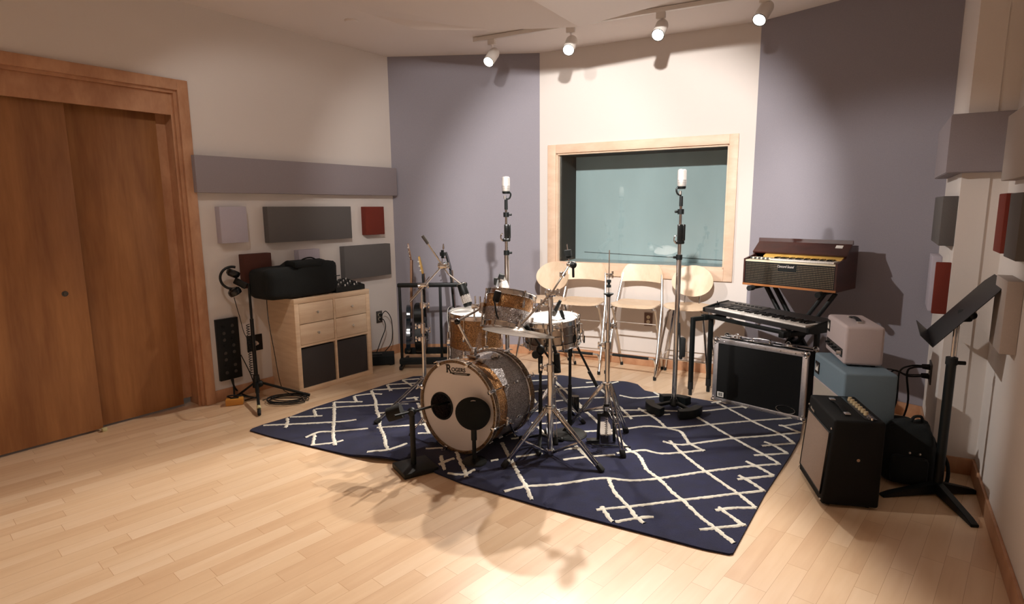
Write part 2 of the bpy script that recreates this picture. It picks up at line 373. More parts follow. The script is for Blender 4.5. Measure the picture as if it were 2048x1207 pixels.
cx = sum((p for p in poly), V((0, 0, 0)))/len(poly)
def slab(mb, z0, z1, grow):
    pts = [p + (p-cx).normalized()*grow for p in poly]
    a = [mb.bm.verts.new((p.x, p.y, z0)) for p in pts]; b = [mb.bm.verts.new((p.x, p.y, z1)) for p in pts]
    n = len(pts)
    for i in range(n): mb.bm.faces.new((a[i], a[(i+1) % n], b[(i+1) % n], b[i]))
    mb.bm.faces.new(a[::-1]); mb.bm.faces.new(b); bmesh.ops.recalc_face_normals(mb.bm, faces=mb.bm.faces[:])
slab(mb, -0.1, 0.0, 0.5); mb.build('floor', 'floor', kind='structure', smooth=False)
mb = MB(); slab(mb, HC, HC+0.1, 0.5); mb.build('ceiling', 'ceil', kind='structure', smooth=False)
# lowered, creased part of the ceiling
A1, A2, A3 = P(836, 60, 2.90), P(744, 30, HC), P(650, -2, HC)
C1, D1 = P(1158, 54, 2.80), P(1325, 9, 2.83); cz = P(1055, 0, 2.81)
E1, F1, G1 = V((1.75, 3.25, 2.84)), V((1.0, 2.95, 2.87)), C1+(cz-C1)*2.1; G1.z = 2.86
H1 = V((-1.9, 3.7, HC-0.002))
lo = [A1, (A1+C1)/2 - V((0, 0, 0.012)), C1, D1, E1, F1, G1, H1, A3, A2]
mb = MB(); bv = [mb.bm.verts.new((p.x, p.y, min(p.z, HC-0.001))) for p in lo]; tv = [mb.bm.verts.new((p.x, p.y, HC+0.01)) for p in lo]
n = len(lo)
for i in range(n): mb.bm.faces.new((bv[i], bv[(i+1) % n], tv[(i+1) % n], tv[i]))
mb.bm.faces.new(tv)
mb.bm.faces.new([bv[i] for i in (0, 9, 8, 7, 6, 2, 1)]); mb.bm.faces.new([bv[i] for i in (2, 6, 5, 4, 3)])
bmesh.ops.recalc_face_normals(mb.bm, faces=mb.bm.faces[:]); mb.build('ceiling', 'ceil', kind='structure', smooth=False)

# left wall with the opening for the sliding doors
def sW(p): return (L0-V((p[0], p[1], 0))).dot(dW)
s1 = sW(PV(412, 806, L0, WL))
pt = PV(349.6, 181, L0, WL); z1 = pt.z; s1 = (s1+sW(pt))/2
s2 = s1 + 1.83
mb = MB(); iw = nW
wall_piece(mb, L0, L0-dW*s1, 0, HC, 0.2, iw); wall_piece(mb, L0-dW*s1, L0-dW*s2, z1, HC, 0.2, iw); wall_piece(mb, L0-dW*s2, WL, 0, HC, 0.2, iw)
mb.build('wall_left', 'wall', kind='structure', smooth=False)
def onW(s, off=0, z=0): p = L0-dW*s+nW*off; return V((p.x, p.y, z))
RW = math.atan2(dW.y, dW.x)
cw = 0.075
dr = bpy.data.objects.new('door_1', None); COL.objects.link(dr); dr.location = onW((s1+s2)/2); dr['kind'] = 'structure'
mb = MB()
mb.box(onW(s1-cw/2, 0.012, (z1+cw)/2), (cw, 0.03, z1+cw), rz=RW, bev=0.004)
mb.box(onW(s2+cw/2, 0.012, (z1+cw)/2), (cw, 0.03, z1+cw), rz=RW, bev=0.004)
mb.box(onW((s1+s2)/2, 0.012, z1+cw/2), (s2-s1+0.001, 0.03, cw), rz=RW, bev=0.004)
mb.build('casing', 'trim', dr)
mb = MB()   # jambs and head board set back in the opening
mb.box(onW(s1+0.010, -0.095, z1/2), (0.022, 0.19, z1), rz=RW); mb.box(onW(s1+0.028, -0.03, z1/2), (0.016, 0.012, z1), rz=RW, bev=0.002)
mb.box(onW(s2-0.010, -0.095, z1/2), (0.022, 0.19, z1), rz=RW); mb.box(onW((s1+s2)/2, -0.095, z1-0.01), (s2-s1-0.04, 0.19, 0.02), rz=RW)
mb.box(onW((s1+s2)/2, -0.035, z1-0.095), (s2-s1-0.05, 0.02, 0.15), rz=RW, bev=0.002)
mb.build('jamb', 'trim', dr)
sm = sW(PV(205, 855, L0, WL, -0.09))
for a, b, off in ((s1+0.10, sm+0.08, -0.145), (sm, s2-0.03, -0.09)):
    mb = MB(); mb.box(onW((a+b)/2, off, (z1-0.07)/2+0.006), (b-a, 0.038, z1-0.09), rz=RW, bev=0.002); d_ = mb.build('door_leaf', 'door', dr)
pk = PV(130, 587, L0, WL, -0.072)
mb = MB(); mb.lathe([(0, 0.004), (0.010, 0.004), (0.012, 0.001), (0.018, 0.003), (0.020, -0.001)], pk, nW, 20); mb.build('lock', 'plateg', d_)
mb = MB(); mb.box(onW(s1+0.06, -0.17, z1/2), (0.10, 0.02, z1-0.1), rz=RW); mb.build('jamb', 'trim', dr)
mb = MB(); mb.box(onW(sm+0.005, -0.045, 0.012), (0.03, 0.03, 0.024), rz=RW, bev=0.004); mb.build('floor_guide', 'tape', dr)

def wall(name, A, B, m, z0=0, z1=HC, th=0.2):
    mb = MB(); wall_piece(mb, A, B, z0, z1, th, inward(A, B)); return mb.build(name, m, kind='structure', smooth=False)
wall('wall_back_left', L0, L1, 'fabric'); wall('wall_back_right', L2, G, 'fabric')
wall('wall_pillar_side', G+(PC-G)*0.0, PC, 'wall', th=0.12)
wall('wall_pillar_front', PC, K, 'wall', th=0.12)
wall('wall_right', K, WR, 'wall'); wall('wall_front', WL, WR, 'wall')
# back wall with the control room window
dB = (L2-L1).normalized(); nB = V((dB.y, -dB.x, 0)); RB = math.atan2(dB.y, dB.x); LB = (L2-L1).length
def onB(s, off=0, z=0): p = L1+dB*s+nB*off; return V((p.x, p.y, z))
def sB(px, py): p = PV(px, py, L1, L2); return (V((p.x, p.y, 0))-L1).dot(dB), p.z
so0, so1 = sB(1097, 293)[0], (sB(1477, 267)[0]+sB(1466, 563)[0])/2
si0, si1 = sB(1112, 307)[0]+0.005, (sB(1458, 288)[0]+sB(1449, 538)[0])/2
zo0, zo1, zi0, zi1 = sB(1466, 563)[1], sB(1477, 267)[1], sB(1448, 538)[1], sB(1458, 288)[1]
print('window', so0, si0, si1, so1, zo0, zi0, zi1, zo1, 'LB', LB, 'door', s1, s2, z1)
mb = MB(); e = 0.01
wall_piece(mb, L1, onB(si0), 0, HC, 0.16, nB); wall_piece(mb, onB(si1), L2, 0, HC, 0.16, nB)
wall_piece(mb, onB(si0), onB(si1), 0, zi0, 0.16, nB); wall_piece(mb, onB(si0), onB(si1), zi1, HC, 0.16, nB)
mb.build('wall_back', 'wall', kind='structure', smooth=False)
wn = bpy.data.objects.new('window_1', None); COL.objects.link(wn); wn.location = onB((so0+so1)/2); wn['kind'] = 'structure'
mb = MB()
for a, b, c_, d_ in ((so0, si0, zo0, zo1), (si1, so1, zo0, zo1), (si0, si1, zo0, zi0), (si0, si1, zi1, zo1)):
    mb.box(onB((a+b)/2, 0.011, (c_+d_)/2), (b-a, 0.024, d_-c_), rz=RB, bev=0.003)
mb.build('window_frame', 'winwood', wn)
mb = MB()   # wooden stop just inside the opening
t = 0.014
mb.box(onB(si0+t/2, -0.03, (zi0+zi1)/2), (t, 0.06, zi1-zi0), rz=RB); mb.box(onB(si1-t/2, -0.03, (zi0+zi1)/2), (t, 0.06, zi1-zi0), rz=RB)
mb.box(onB((si0+si1)/2, -0.03, zi0+t/2), (si1-si0, 0.06, t), rz=RB); mb.box(onB((si0+si1)/2, -0.03, zi1-t/2), (si1-si0, 0.06, t), rz=RB)
mb.build('window_stop', 'winwood', wn)
mb = MB(); D = 0.46   # deep felt-lined reveal
mb.box(onB(si0-0.01, -D/2-0.06, (zi0+zi1)/2), (0.02, D, zi1-zi0+0.04), rz=RB); mb.box(onB(si1+0.01, -D/2-0.06, (zi0+zi1)/2), (0.02, D, zi1-zi0+0.04), rz=RB)
mb.box(onB((si0+si1)/2, -D/2-0.06, zi0-0.01), (si1-si0+0.04, D, 0.02), rz=RB, mi=1); mb.box(onB((si0+si1)/2, -D/2-0.06, zi1+0.01), (si1-si0+0.04, D, 0.02), rz=RB)
mb.build('window_reveal', ['recess', 'teal'], wn)
mb = MB(); mb.box(onB((si0+si1)/2, -D-0.08, (zi0+zi1)/2), (si1-si0+0.04, 0.02, zi1-zi0+0.04), rz=RB); mb.build('window_shade', 'teal', wn)
mb = MB(); a = onB((si0+si1)/2, -0.05, (zi0+zi1)/2)
mb.box(a, (si1-si0-0.02, 0.006, zi1-zi0-0.02), R=Matrix.Rotation(RB, 3, 'Z') @ Matrix.Rotation(math.radians(0), 3, 'X')); mb.build('window_pane', 'glass', wn)
mb = MB(); mb.bar(onB(si0+0.10, -D-0.066, zi0+0.075), onB(si1, -D-0.066, zi0+0.03), 0.004, 0.004); mb.build('shade_hem', 'recess', wn)

# skirting boards
def skirt(name, A, B, th=0.014, h=0.095):
    mb = MB(); n = inward(A, B); A, B = V(A), V(B); d = B-A; c = (A+B)/2+n*th/2; mb.box((c.x, c.y, h/2), (d.length, th, h), rz=math.atan2(d.y, d.x), bev=0.003); mb.build(name, 'trim', kind='structure')
skirt('baseboard_left', L0, onW(s1-cw)); skirt('baseboard_left', onW(s2+cw), WL)
skirt('baseboard_back_left', L0, L1); skirt('baseboard_back', L1, L2); skirt('baseboard_back_right', L2, G)
skirt('baseboard_pillar', G, PC); skirt('baseboard_pillar', PC, K); skirt('baseboard_right', K, WR); skirt('baseboard_front', WL, WR)

# ------------------------------------------------------------------ rug
U7 = lambda q: P(480+q[0]/3.176, 740+q[1]/3.176)
U8 = lambda q: P(1000+q[0]/3.177, 740+q[1]/3.177)
def rugz(x, y):
    z = 0.011 + 0.0025*math.sin(3.1*x+1.7*y)*math.sin(2.3*y-x)
    for gx, gy, a, sx_, sy_ in ((-0.80, 3.42, 0.028, 0.16, 0.22), (-0.42, 3.32, 0.018, 0.14, 0.12), (0.95, 4.82, 0.030, 0.14, 0.16), (0.45, 5.02, 0.014, 0.12, 0.16)):
        z += a*math.exp(-((x-gx)/sx_)**2-((y-gy)/sy_)**2)
    return z
front = [P(500, 862)] + [U7(q) for q in ((200, 428), (440, 487), (700, 550), (860, 577), (1040, 590), (1100, 562), (1240, 655), (1400, 720), (1700, 810), (1969, 890))] + [U8(q) for q in ((250, 868), (460, 925), (900, 1040), (1300, 1145))] + [P(1458, 1110)]
back = [P(855, 753), P(960, 748)] + [U8(q) for q in ((170, 30), (380, 47), (560, 68), (740, 95), (875, 108), (920, 138), (1000, 152), (1080, 168), (1200, 178), (1340, 203))] + [P(1606, 838)]
left = [P(500, 862)] + [U7(q) for q in ((80, 375), (150, 350), (320, 300), (480, 240), (700, 170), (830, 130), (950, 90), (1100, 45))] + [P(855, 753)]
right = [P(1458, 1110)] + [U8(q) for q in ((1480, 1172), (1680, 800), (1850, 540), (1905, 440))] + [P(1606, 838)]
def resample(pts, n):
    d = [0]
    for a, b in zip(pts, pts[1:]): d.append(d[-1]+(b-a).length)
    out = []; k = 0
    for i in range(n+1):
        t = d[-1]*i/n
        while k < len(pts)-2 and d[k+1] < t: k += 1
        f = 0 if d[k+1] == d[k] else (t-d[k])/(d[k+1]-d[k]); out.append(pts[k].lerp(pts[k+1], min(1, max(0, f))))
    return out
NU, NV = 150, 96
fr_, bk_, lf_, rt_ = resample(front, NU), resample(back, NU), resample(left, NV), resample(right, NV)
mb = MB(); top = [[None]*(NV+1) for _ in range(NU+1)]
for i in range(NU+1):
    for j in range(NV+1):
        u, v = i/NU, j/NV
        p = fr_[i]*(1-v)+bk_[i]*v+lf_[j]*(1-u)+rt_[j]*u-(fr_[0]*(1-u)*(1-v)+fr_[-1]*u*(1-v)+bk_[0]*(1-u)*v+bk_[-1]*u*v)
        top[i][j] = mb.bm.verts.new((p.x, p.y, rugz(p.x, p.y)))
for i in range(NU):
    for j in range(NV): mb.bm.faces.new((top[i][j], top[i+1][j], top[i+1][j+1], top[i][j+1]))
ring = [top[i][0] for i in range(NU+1)]+[top[NU][j] for j in range(1, NV+1)]+[top[i][NV] for i in range(NU-1, -1, -1)]+[top[0][j] for j in range(NV-1, 0, -1)]
low = [mb.bm.verts.new((v.co.x, v.co.y, max(0.001, v.co.z-0.012))) for v in ring]
for i in range(len(ring)):
    j = (i+1) % len(ring); mb.bm.faces.new((ring[i], low[i], low[j], ring[j]))
rnd = random.Random(3)
def ribbon(pts, w):
    pts = resample([V((p.x, p.y, 0)) for p in spline(pts, 5)], max(4, int(sum((b-a).length for a, b in zip(pts, pts[1:]))/0.011)))
    prev = None
    for i, p in enumerate(pts):
        t = (pts[min(i+1, len(pts)-1)]-pts[max(i-1, 0)]).normalized(); n = V((-t.y, t.x, 0))
        a, b = w/2*(1+rnd.uniform(-.38, .38)), w/2*(1+rnd.uniform(-.38, .38))
        l, r = p+n*a, p-n*b
        q = [mb.bm.verts.new((c.x, c.y, rugz(c.x, c.y)+h)) for c, h in ((l, .0005), (p+n*a*.4, .0050), (p-n*b*.4, .0050), (r, .0005))]
        if prev:
            for k in range(3): f = mb.bm.faces.new((prev[k], prev[k+1], q[k+1], q[k])); f.material_index = 1
        prev = q
H7 = [[(150, 358), (600, 338), (740, 324)], [(320, 305), (525, 298)], [(480, 255), (600, 245), (850, 232), (1070, 222)], [(600, 212), (780, 210)], [(730, 172), (830, 160), (905, 162)],
      [(840, 135), (1140, 118)], [(940, 100), (1120, 90)], [(1030, 70), (1140, 62)], [(415, 437), (500, 402), (600, 398), (815, 380)], [(450, 487), (600, 470), (655, 455)], [(870, 375), (1000, 366), (1200, 352)],
      [(1130, 412), (1210, 408)], [(810, 548), (940, 542), (1060, 485)], [(1055, 190), (1135, 183)], [(1180, 510), (1290, 503)], [(860, 288), (900, 282), (1100, 272)], [(1260, 620), (1300, 605), (1360, 582)],
      [(1320, 665), (1420, 672), (1490, 640)], [(1590, 585), (1640, 575)]]
V7 = [[(300, 312), (303, 345), (285, 375)], [(470, 258), (485, 305)], [(597, 215), (600, 290), (592, 400), (605, 490)], [(475, 420), (462, 485)], [(725, 175), (742, 215)],
      [(835, 140), (860, 200), (868, 260), (885, 310), (890, 370), (920, 440), (925, 500), (945, 545)], [(935, 102), (960, 142)], [(1035, 72), (1090, 105), (1130, 128)], [(1110, 180), (1140, 240), (1170, 330), (1200, 415)],
      [(1280, 570), (1285, 610), (1302, 650)], [(1375, 535), (1400, 600), (1425, 640), (1440, 690)], [(1665, 470), (1700, 540), (1745, 620), (1770, 670), (1815, 745), (1855, 835)]]
H8 = [[(25, 780), (170, 748), (370, 735), (640, 698), (820, 712), (980, 702), (1300, 655), (1580, 622), (1780, 608)], [(610, 900), (850, 875), (1160, 835), (1500, 795), (1680, 775)], [(730, 978), (900, 948), (975, 945)],
      [(1265, 1025), (1380, 1012), (1560, 992)], [(1365, 900), (1480, 885), (1625, 885)], [(1505, 705), (1740, 682)], [(1610, 552), (1830, 540)], [(1660, 490), (1870, 475)],
      [(1035, 463), (1120, 483), (1200, 480), (1340, 460), (1500, 440), (1700, 425), (1910, 405)], [(1770, 358), (1810, 362), (1920, 345)], [(100, 560), (270, 540)], [(350, 530), (400, 515), (520, 505)],
      [(400, 580), (480, 570), (560, 562), (730, 550)], [(740, 540), (830, 530), (920, 520), (1040, 542), (1300, 518)], [(70, 445), (200, 430), (340, 410), (570, 400), (780, 385), (940, 365), (1090, 375), (1340, 352), (1600, 330), (1910, 310)],
      [(720, 312), (830, 302), (1080, 288)], [(540, 265), (880, 262), (1000, 264), (1260, 268), (1440, 250), (1580, 238)], [(760, 168), (850, 185), (950, 180), (1080, 168)], [(350, 205), (500, 190), (700, 180)], [(200, 145), (360, 128), (560, 115), (750, 100)],
      [(180, 75), (300, 70)], [(1340, 215), (1400, 208), (1490, 210)], [(545, 88), (600, 85)], [(220, 270), (300, 262), (400, 262)], [(200, 345), (330, 350), (430, 330)]]
V8 = [[(1380, 215), (1450, 250), (1620, 340), (1790, 420), (1870, 475)], [(1490, 210), (1570, 252)], [(1150, 240), (1260, 310), (1340, 355), (1500, 450), (1700, 560), (1780, 610)], [(1785, 358), (1910, 408)], [(1680, 465), (1740, 488), (1830, 540)],
      [(1565, 590), (1650, 632), (1740, 682)], [(1520, 680), (1600, 725), (1680, 780)], [(1080, 460), (1160, 540), (1300, 650), (1520, 800), (1625, 885)], [(1390, 880), (1470, 940), (1555, 1000)],
      [(880, 250), (995, 320), (1060, 375), (1150, 400), (1200, 470), (1300, 525)], [(605, 100), (680, 165), (790, 270), (840, 322)], [(490, 225), (600, 320), (650, 370), (740, 430), (820, 520), (880, 550), (930, 640), (1010, 700), (1100, 790), (1160, 835), (1260, 930), (1360, 1010), (1490, 1110)],
      [(690, 700), (730, 790), (810, 870), (860, 940), (915, 985)], [(650, 880), (690, 950), (720, 975)], [(980, 148), (1065, 195)], [(480, 490), (550, 560), (640, 640)], [(245, 370), (290, 430)], [(340, 75), (440, 160), (520, 240)], [(190, 160), (245, 230), (300, 300)]]
for grp, f in ((H7, U7), (V7, U7), (H8, U8), (V8, U8)):
    for l in grp: ribbon([f(q) for q in l], 0.023 if grp in (V7, V8) else 0.021)
rug = mb.build('rug', ['rug', 'whiteline'], ang=60)
tag(rug, 'navy blue rug with hand drawn white diamond lattice lines under the drum kit', 'rug')

# ------------------------------------------------------------------ wall panels
def panel(name, A, B, x0, y0, x1, y1, th, m, label, cat='acoustic panel', group=None):
    """corners seen in the photo (top-left, bottom-right of the front face)"""
    iw = inward(A, B); A, B = V(A), V(B); d = (B-A).normalized(); sgn = 1 if V((-(B-A).y, (B-A).x, 0)).dot(iw) > 0 else -1
    p, q = PV(x0, y0, A, B, th*sgn), PV(x1, y1, A, B, th*sgn)
    a, b = (V((p.x, p.y, 0))-A).dot(d), (V((q.x, q.y, 0))-A).dot(d)
    c = A + d*(a+b)/2 + iw*th/2; c.z = (p.z+q.z)/2
    mb = MB(); mb.box(c, (abs(b-a), th-0.001, abs(p.z-q.z)), rz=math.atan2(d.y, d.x), bev=0.004)
    return based(mb, name, m, c, label, cat, group)
GRP = None
panel('sound_absorber', WL, L0, 388, 309, 795, 391, 0.075, 'pan_grey', 'long narrow grey fabric panel running from the door casing to the corner')
panel('sound_absorber', WL, L0, 438, 413, 498, 484, 0.07, 'pan_pale', 'pale lilac square fabric panel, nearest to the sliding door')
panel('sound_absorber', WL, L0, 534, 413, 705, 476, 0.07, 'pan_dark', 'dark grey oblong fabric panel between the pale square and the rust panel')
panel('sound_absorber', WL, L0, 731, 413, 770, 468, 0.07, 'pan_red', 'small rust red fabric panel near the corner of the left wall')
panel('sound_absorber', WL, L0, 486, 509, 547, 570, 0.07, 'pan_brown', 'dark brown fabric panel partly hidden behind the black gig bag')
panel('sound_absorber', WL, L0, 597, 500, 643, 560, 0.07, 'pan_pale', 'pale grey fabric panel peeping out above the gig bag handle')
panel('sound_absorber', WL, L0, 688, 493, 783, 548, 0.07, 'pan_dark', 'dark grey oblong fabric panel above the mixer, touching the corner')
# ------------------------------------------------------------------ ceiling track and its lamps
T0, T1 = P(950, 80, HC-0.02), P(1432, 2, HC-0.02); dT = (T1-T0).normalized(); T1 = T0 + dT*2.75
tr_ = thing('track_rail', 'white ceiling track running along the back of the room', 'lighting track', (T0+T1)/2)
mb = MB(); mb.bar(T0, T1, 0.036, 0.034, up=(0, 0, 1), bev=0.003); mb.build('rail', 'lampwhite', tr_)
mb = MB(); mb.bar(T0-dT*0.012, T0+dT*0.03, 0.040, 0.038, up=(0, 0, 1), bev=0.004); mb.build('end_cap', 'lampwhite', tr_)
def head_spot(px, pyc, target, watts, label, angle=64):
    c = PV(px, pyc, T0, T1); s = (V((c.x, c.y, 0))-V((T0.x, T0.y, 0))).dot(dT); a = T0+dT*s; a.z = HC-0.037
    t = thing('track_lamp', label, 'lamp', a, 0, 'white lamps on the back ceiling track')
    d = (V(target)-c).normalized(); R = 0.047
    mb = MB(); mb.box(a-V((0, 0, 0.022)), (0.07, 0.032, 0.045), rz=math.atan2(dT.y, dT.x), bev=0.004); mb.build('adapter', 'lampwhite', t)
    pv = c-d*0.055
    mb = MB(); mb.cyl(a-V((0, 0, 0.04)), pv, 0.008, seg=12); mb.sph(pv, 0.013); mb.build('stem', 'alu', t)
    mb = MB(); mb.lathe([(0, -0.088), (R*0.55, -0.086), (R*0.86, -0.074), (R, -0.052), (R, 0.085), (R*0.93, 0.087), (R*0.90, 0.070), (R*0.80, 0.040), (R*0.72, 0.022), (0, 0.018)], c, d, 28); h = mb.build('lamp_head', 'lampwhite', t)
    mb = MB(); mb.torus(c+d*0.086, R*0.97, 0.003, d); mb.build('ring', 'black', h)
    mb = MB(); mb.lathe([(0, 0.030), (R*0.74, 0.030), (R*0.74, 0.026), (0, 0.026)], c, d, 24); mb.build('bulb', 'lens', h)
    spot(c+d*0.066, c+d*3, watts, angle, 0.45, 0.03, (1.0, 0.91, 0.82))
    return t
head_spot(984, 113, (-1.6, 2.7, 0), 150, 'cylindrical white track lamp over the grey fabric wall, leftmost of four')
head_spot(1141, 89, (-0.6, 2.1, 0), 220, 'cylindrical white track lamp hanging from the tip of the lowered ceiling, second from left')
head_spot(1321, 58, (-0.45, 2.0, 0), 220, 'cylindrical white track lamp above the control room window, tilted slightly left')
head_spot(1528, 24, (-0.25, 2.7, 0), 190, 'cylindrical white track lamp tilted hard left, nearest the right wall')
c = P(702, 41, HC); mb = MB(); mb.lathe([(0, -0.012), (0.045, -0.012), (0.052, -0.004), (0.052, 0)], c, (0, 0, 1), 28)
based(mb, 'ceiling_cover', 'ceil', c, 'small round white cover plate on the ceiling', 'cover plate')

# ------------------------------------------------------------------ outlets and wall plates
def outlet(c, n, m, w_, h_, label, name='wall_outlet', sockets=True, face='cream'):
    t = thing(name, label, 'outlet', c); R = frame(n, (0, 0, 1))
    mb = MB(); mb.box(V(c)+V(n)*0.004, (w_, h_, 0.008), R=R, bev=0.002); mb.build('plate', m, t)
    if sockets:
        for dz in (-0.022, 0.022):
            mb = MB(); o = V(c)+V((0, 0, dz)); mb.cyl(o+V(n)*0.006, o+V(n)*0.011, 0.017, seg=20)
            s_ = mb.build('socket', face, t); mb = MB(); ux = R @ V((1, 0, 0))
            for k in (-1, 1): mb.box(o+ux*0.006*k+V(n)*0.0112+V((0, 0, 0.003)), (0.0022, 0.009, 0.001), R=R)
            mb.cyl(o+V(n)*0.0105-V((0, 0, 0.008)), o+V(n)*0.0117-V((0, 0, 0.008)), 0.0025, seg=10); mb.build('slots', 'ink', s_)
    return t
outlet(PV(1297, 638, L1, L2), nB, 'plate', 0.078, 0.125, 'brown double power outlet low on the white wall behind the bar stools')
oc = PV(758, 633, WL, L0); outlet(oc, nW, 'plateg', 0.075, 0.12, 'grey double power outlet beside the shelf unit with two cords plugged in')
for k, (a, pts) in enumerate((((0.022), ((772, 622), (783, 640), (784, 680), (772, 700), (757, 712))), ((-0.022), ((768, 640), (771, 655), (762, 680), (755, 700), (750, 712))))):
    mb = MB(); o = oc+V((0, 0, a)); mb.cyl(o+nW*0.012, o+nW*0.045, 0.014, 0.010, seg=12); mb.tube([o+nW*0.04]+[PV(x, y, WL, L0, -0.09-0.02*k) for x, y in pts], 0.0045, smooth=6)
    based(mb, 'power_cable', 'rubber', o, 'black cord plugged into the '+('upper' if k == 0 else 'lower')+' socket beside the shelf unit', 'cord')
c = PV(509, 685, WL, L0); outlet(c, nW, 'black', 0.135, 0.135, 'square black jack plate on the left wall behind the tripod stand', 'jack_plate', False)
mb = MB(); mb.cyl(c+nW*0.008, c+nW*0.016, 0.022, seg=20); mb.cyl(c+nW*0.012, c+nW*0.05, 0.010, seg=12); based(mb, 'jack_plug', 'alu', c+nW*0.01, 'silver jack plug in the square black plate', 'plug')

# stage box on the left wall
a, b = PV(433, 640, WL, L0, -0.03), PV(486, 752, WL, L0, -0.03)
a2 = PV(475, 633, WL, L0, -0.03); b2 = PV(441, 764, WL, L0, -0.03)
sa, sb = (sW(a)+sW(b2))/2, (sW(a2)+sW(b))/2; zt, zb = a.z, b.z
sc_ = onW((sa+sb)/2, 0.015, (zt+zb)/2)
t = thing('stage_box', 'tall black wall box full of audio sockets between door and shelf unit', 'connector panel', sc_)
mb = MB(); mb.box(sc_, (abs(sa-sb), 0.03, zt-zb), rz=RW, bev=0.002); mb.build('panel_box', 'black', t)
for i in range(8):
    for j in range(2):
        o = onW(sa+(sb-sa)*(0.3+0.4*j), 0.031, zt-0.06-(zt-zb-0.12)*i/7)
        mb = MB(); mb.cyl(o, o+nW*0.004, 0.013, seg=16); mb.cyl(o+nW*.003, o+nW*0.0055, 0.009, seg=12); mb.build('socket', 'plateg' if (i+j) % 3 else 'black', t)
for pts, l in ((((463, 758), (470, 775), (480, 785), (496, 792), (512, 795)), 'thick black cable curving from under the stage box to the tripod feet'),
               (((466, 757), (468, 778), (468, 794), (462, 799)), 'short black cable dropping from the stage box to the yellow box')):
    mb = MB(); mb.tube([PV(x, y, WL, L0, -0.05) for x, y in pts[:2]]+[P(x, y, 0.02) for x, y in pts[2:]], 0.007, smooth=6)
    based(mb, 'cable', 'rubber', P(*pts[-1]), l, 'cable')
mb = MB(); mb.tube([onW(sb, 0.03, zb+0.18), PV(500, 745, WL, L0, -0.05), PV(511, 775, WL, L0, -0.08)], 0.004, smooth=8); based(mb, 'cable', 'rubber', onW(sb, 0.03, zb+0.18), 'thin black cable slanting down from the side of the stage box', 'cable')

# ------------------------------------------------------------------ shelf unit
KF = P(600, 789); KR = P(741, 748); dK = (KR-KF).normalized(); nK = V((-dK.y, dK.x, 0)); RK = math.atan2(dK.y, dK.x); KW, KH, KD = 0.765, 0.79, 0.39
def kp(s, d, z): return KF+dK*s+nK*d+V((0, 0, z))
ks = thing('shelf_unit', 'light birch cube shelf unit with four small drawers and two dark boxes', 'shelf unit', kp(KW/2, KD/2, 0))
E_ = 0.040
mb = MB()
mb.box(kp(KW/2, KD/2, E_/2), (KW, KD, E_), rz=RK, bev=0.002); mb.box(kp(KW/2, KD/2, KH-E_/2), (KW, KD, E_), rz=RK, bev=0.002)
for s_ in (E_/2, KW-E_/2): mb.box(kp(s_, KD/2, KH/2), (E_, KD-0.0005, KH-2*E_), rz=RK, bev=0.001)
mb.box(kp(KW/2, KD/2, KH/2), (0.018, KD, KH-2*E_), rz=RK); mb.box(kp(KW/2, KD/2, KH/2), (KW-2*E_, KD-0.002, 0.018), rz=RK); mb.box(kp(KW/2, KD-0.004, KH/2), (KW-2*E_, 0.006, KH-2*E_), rz=RK)
mb.build('body', 'kallax', ks)
cw_ = (KW-2*E_-0.018)/2; ch_ = (KH-2*E_-0.018)/2
for i in (0, 1):
    sx_ = E_+cw_/2+i*(cw_+0.018)
    for j in (0, 1):
        zz = KH/2+0.009+ch_/4+j*ch_/2
        mb = MB(); mb.box(kp(sx_, 0.011, zz), (cw_-0.006, 0.018, ch_/2-0.005), rz=RK, bev=0.0015); mb.box(kp(sx_, 0.18, zz-0.01), (cw_-0.02, 0.32, ch_/2-0.03), rz=RK); d_ = mb.build('drawer', 'drawer', ks)
        mb = MB(); mb.lathe([(0, 0.026), (0.009, 0.025), (0.012, 0.019), (0.008, 0.012), (0.005, 0)], kp(sx_, 0.002, zz), -nK, 16); mb.build('knob', 'satin', d_)
    mb = MB(); mb.box(kp(sx_, 0.18, E_+ch_/2-0.006), (cw_-0.012, 0.34, ch_-0.014), rz=RK, bev=0.006); mb.build('storage_box', 'fibre', ks)

# mixer on the right end of the shelf unit
mc = kp(0.63, 0.16, KH); RM = RK
t = thing('mixer', 'flat black mixing desk with rows of tiny knobs on the shelf unit', 'mixer', mc)
mb = MB(); X, Y = dK, nK
mb.prism([(-0.13, 0.002), (0.15, 0.002), (0.15, 0.080), (0.12, 0.080), (-0.13, 0.045)], mc-X*0.20, Y, (0, 0, 1), 0.315, bev=0.003); mb.build('case', 'black', t)
for i in range(9):
    for j in range(5):
        yy = -0.11+0.05*j; q = mc+X*(-0.185+0.033*i)+Y*yy; q.z = mc.z+0.045+0.035*(yy+0.13)/0.25
        mb = MB(); mb.cyl(q, q+V((0, 0, 0.016)), 0.0055, 0.0045, seg=8); mb.build('knob', ('label', 'plateg', 'black')[(i+j) % 3], t)

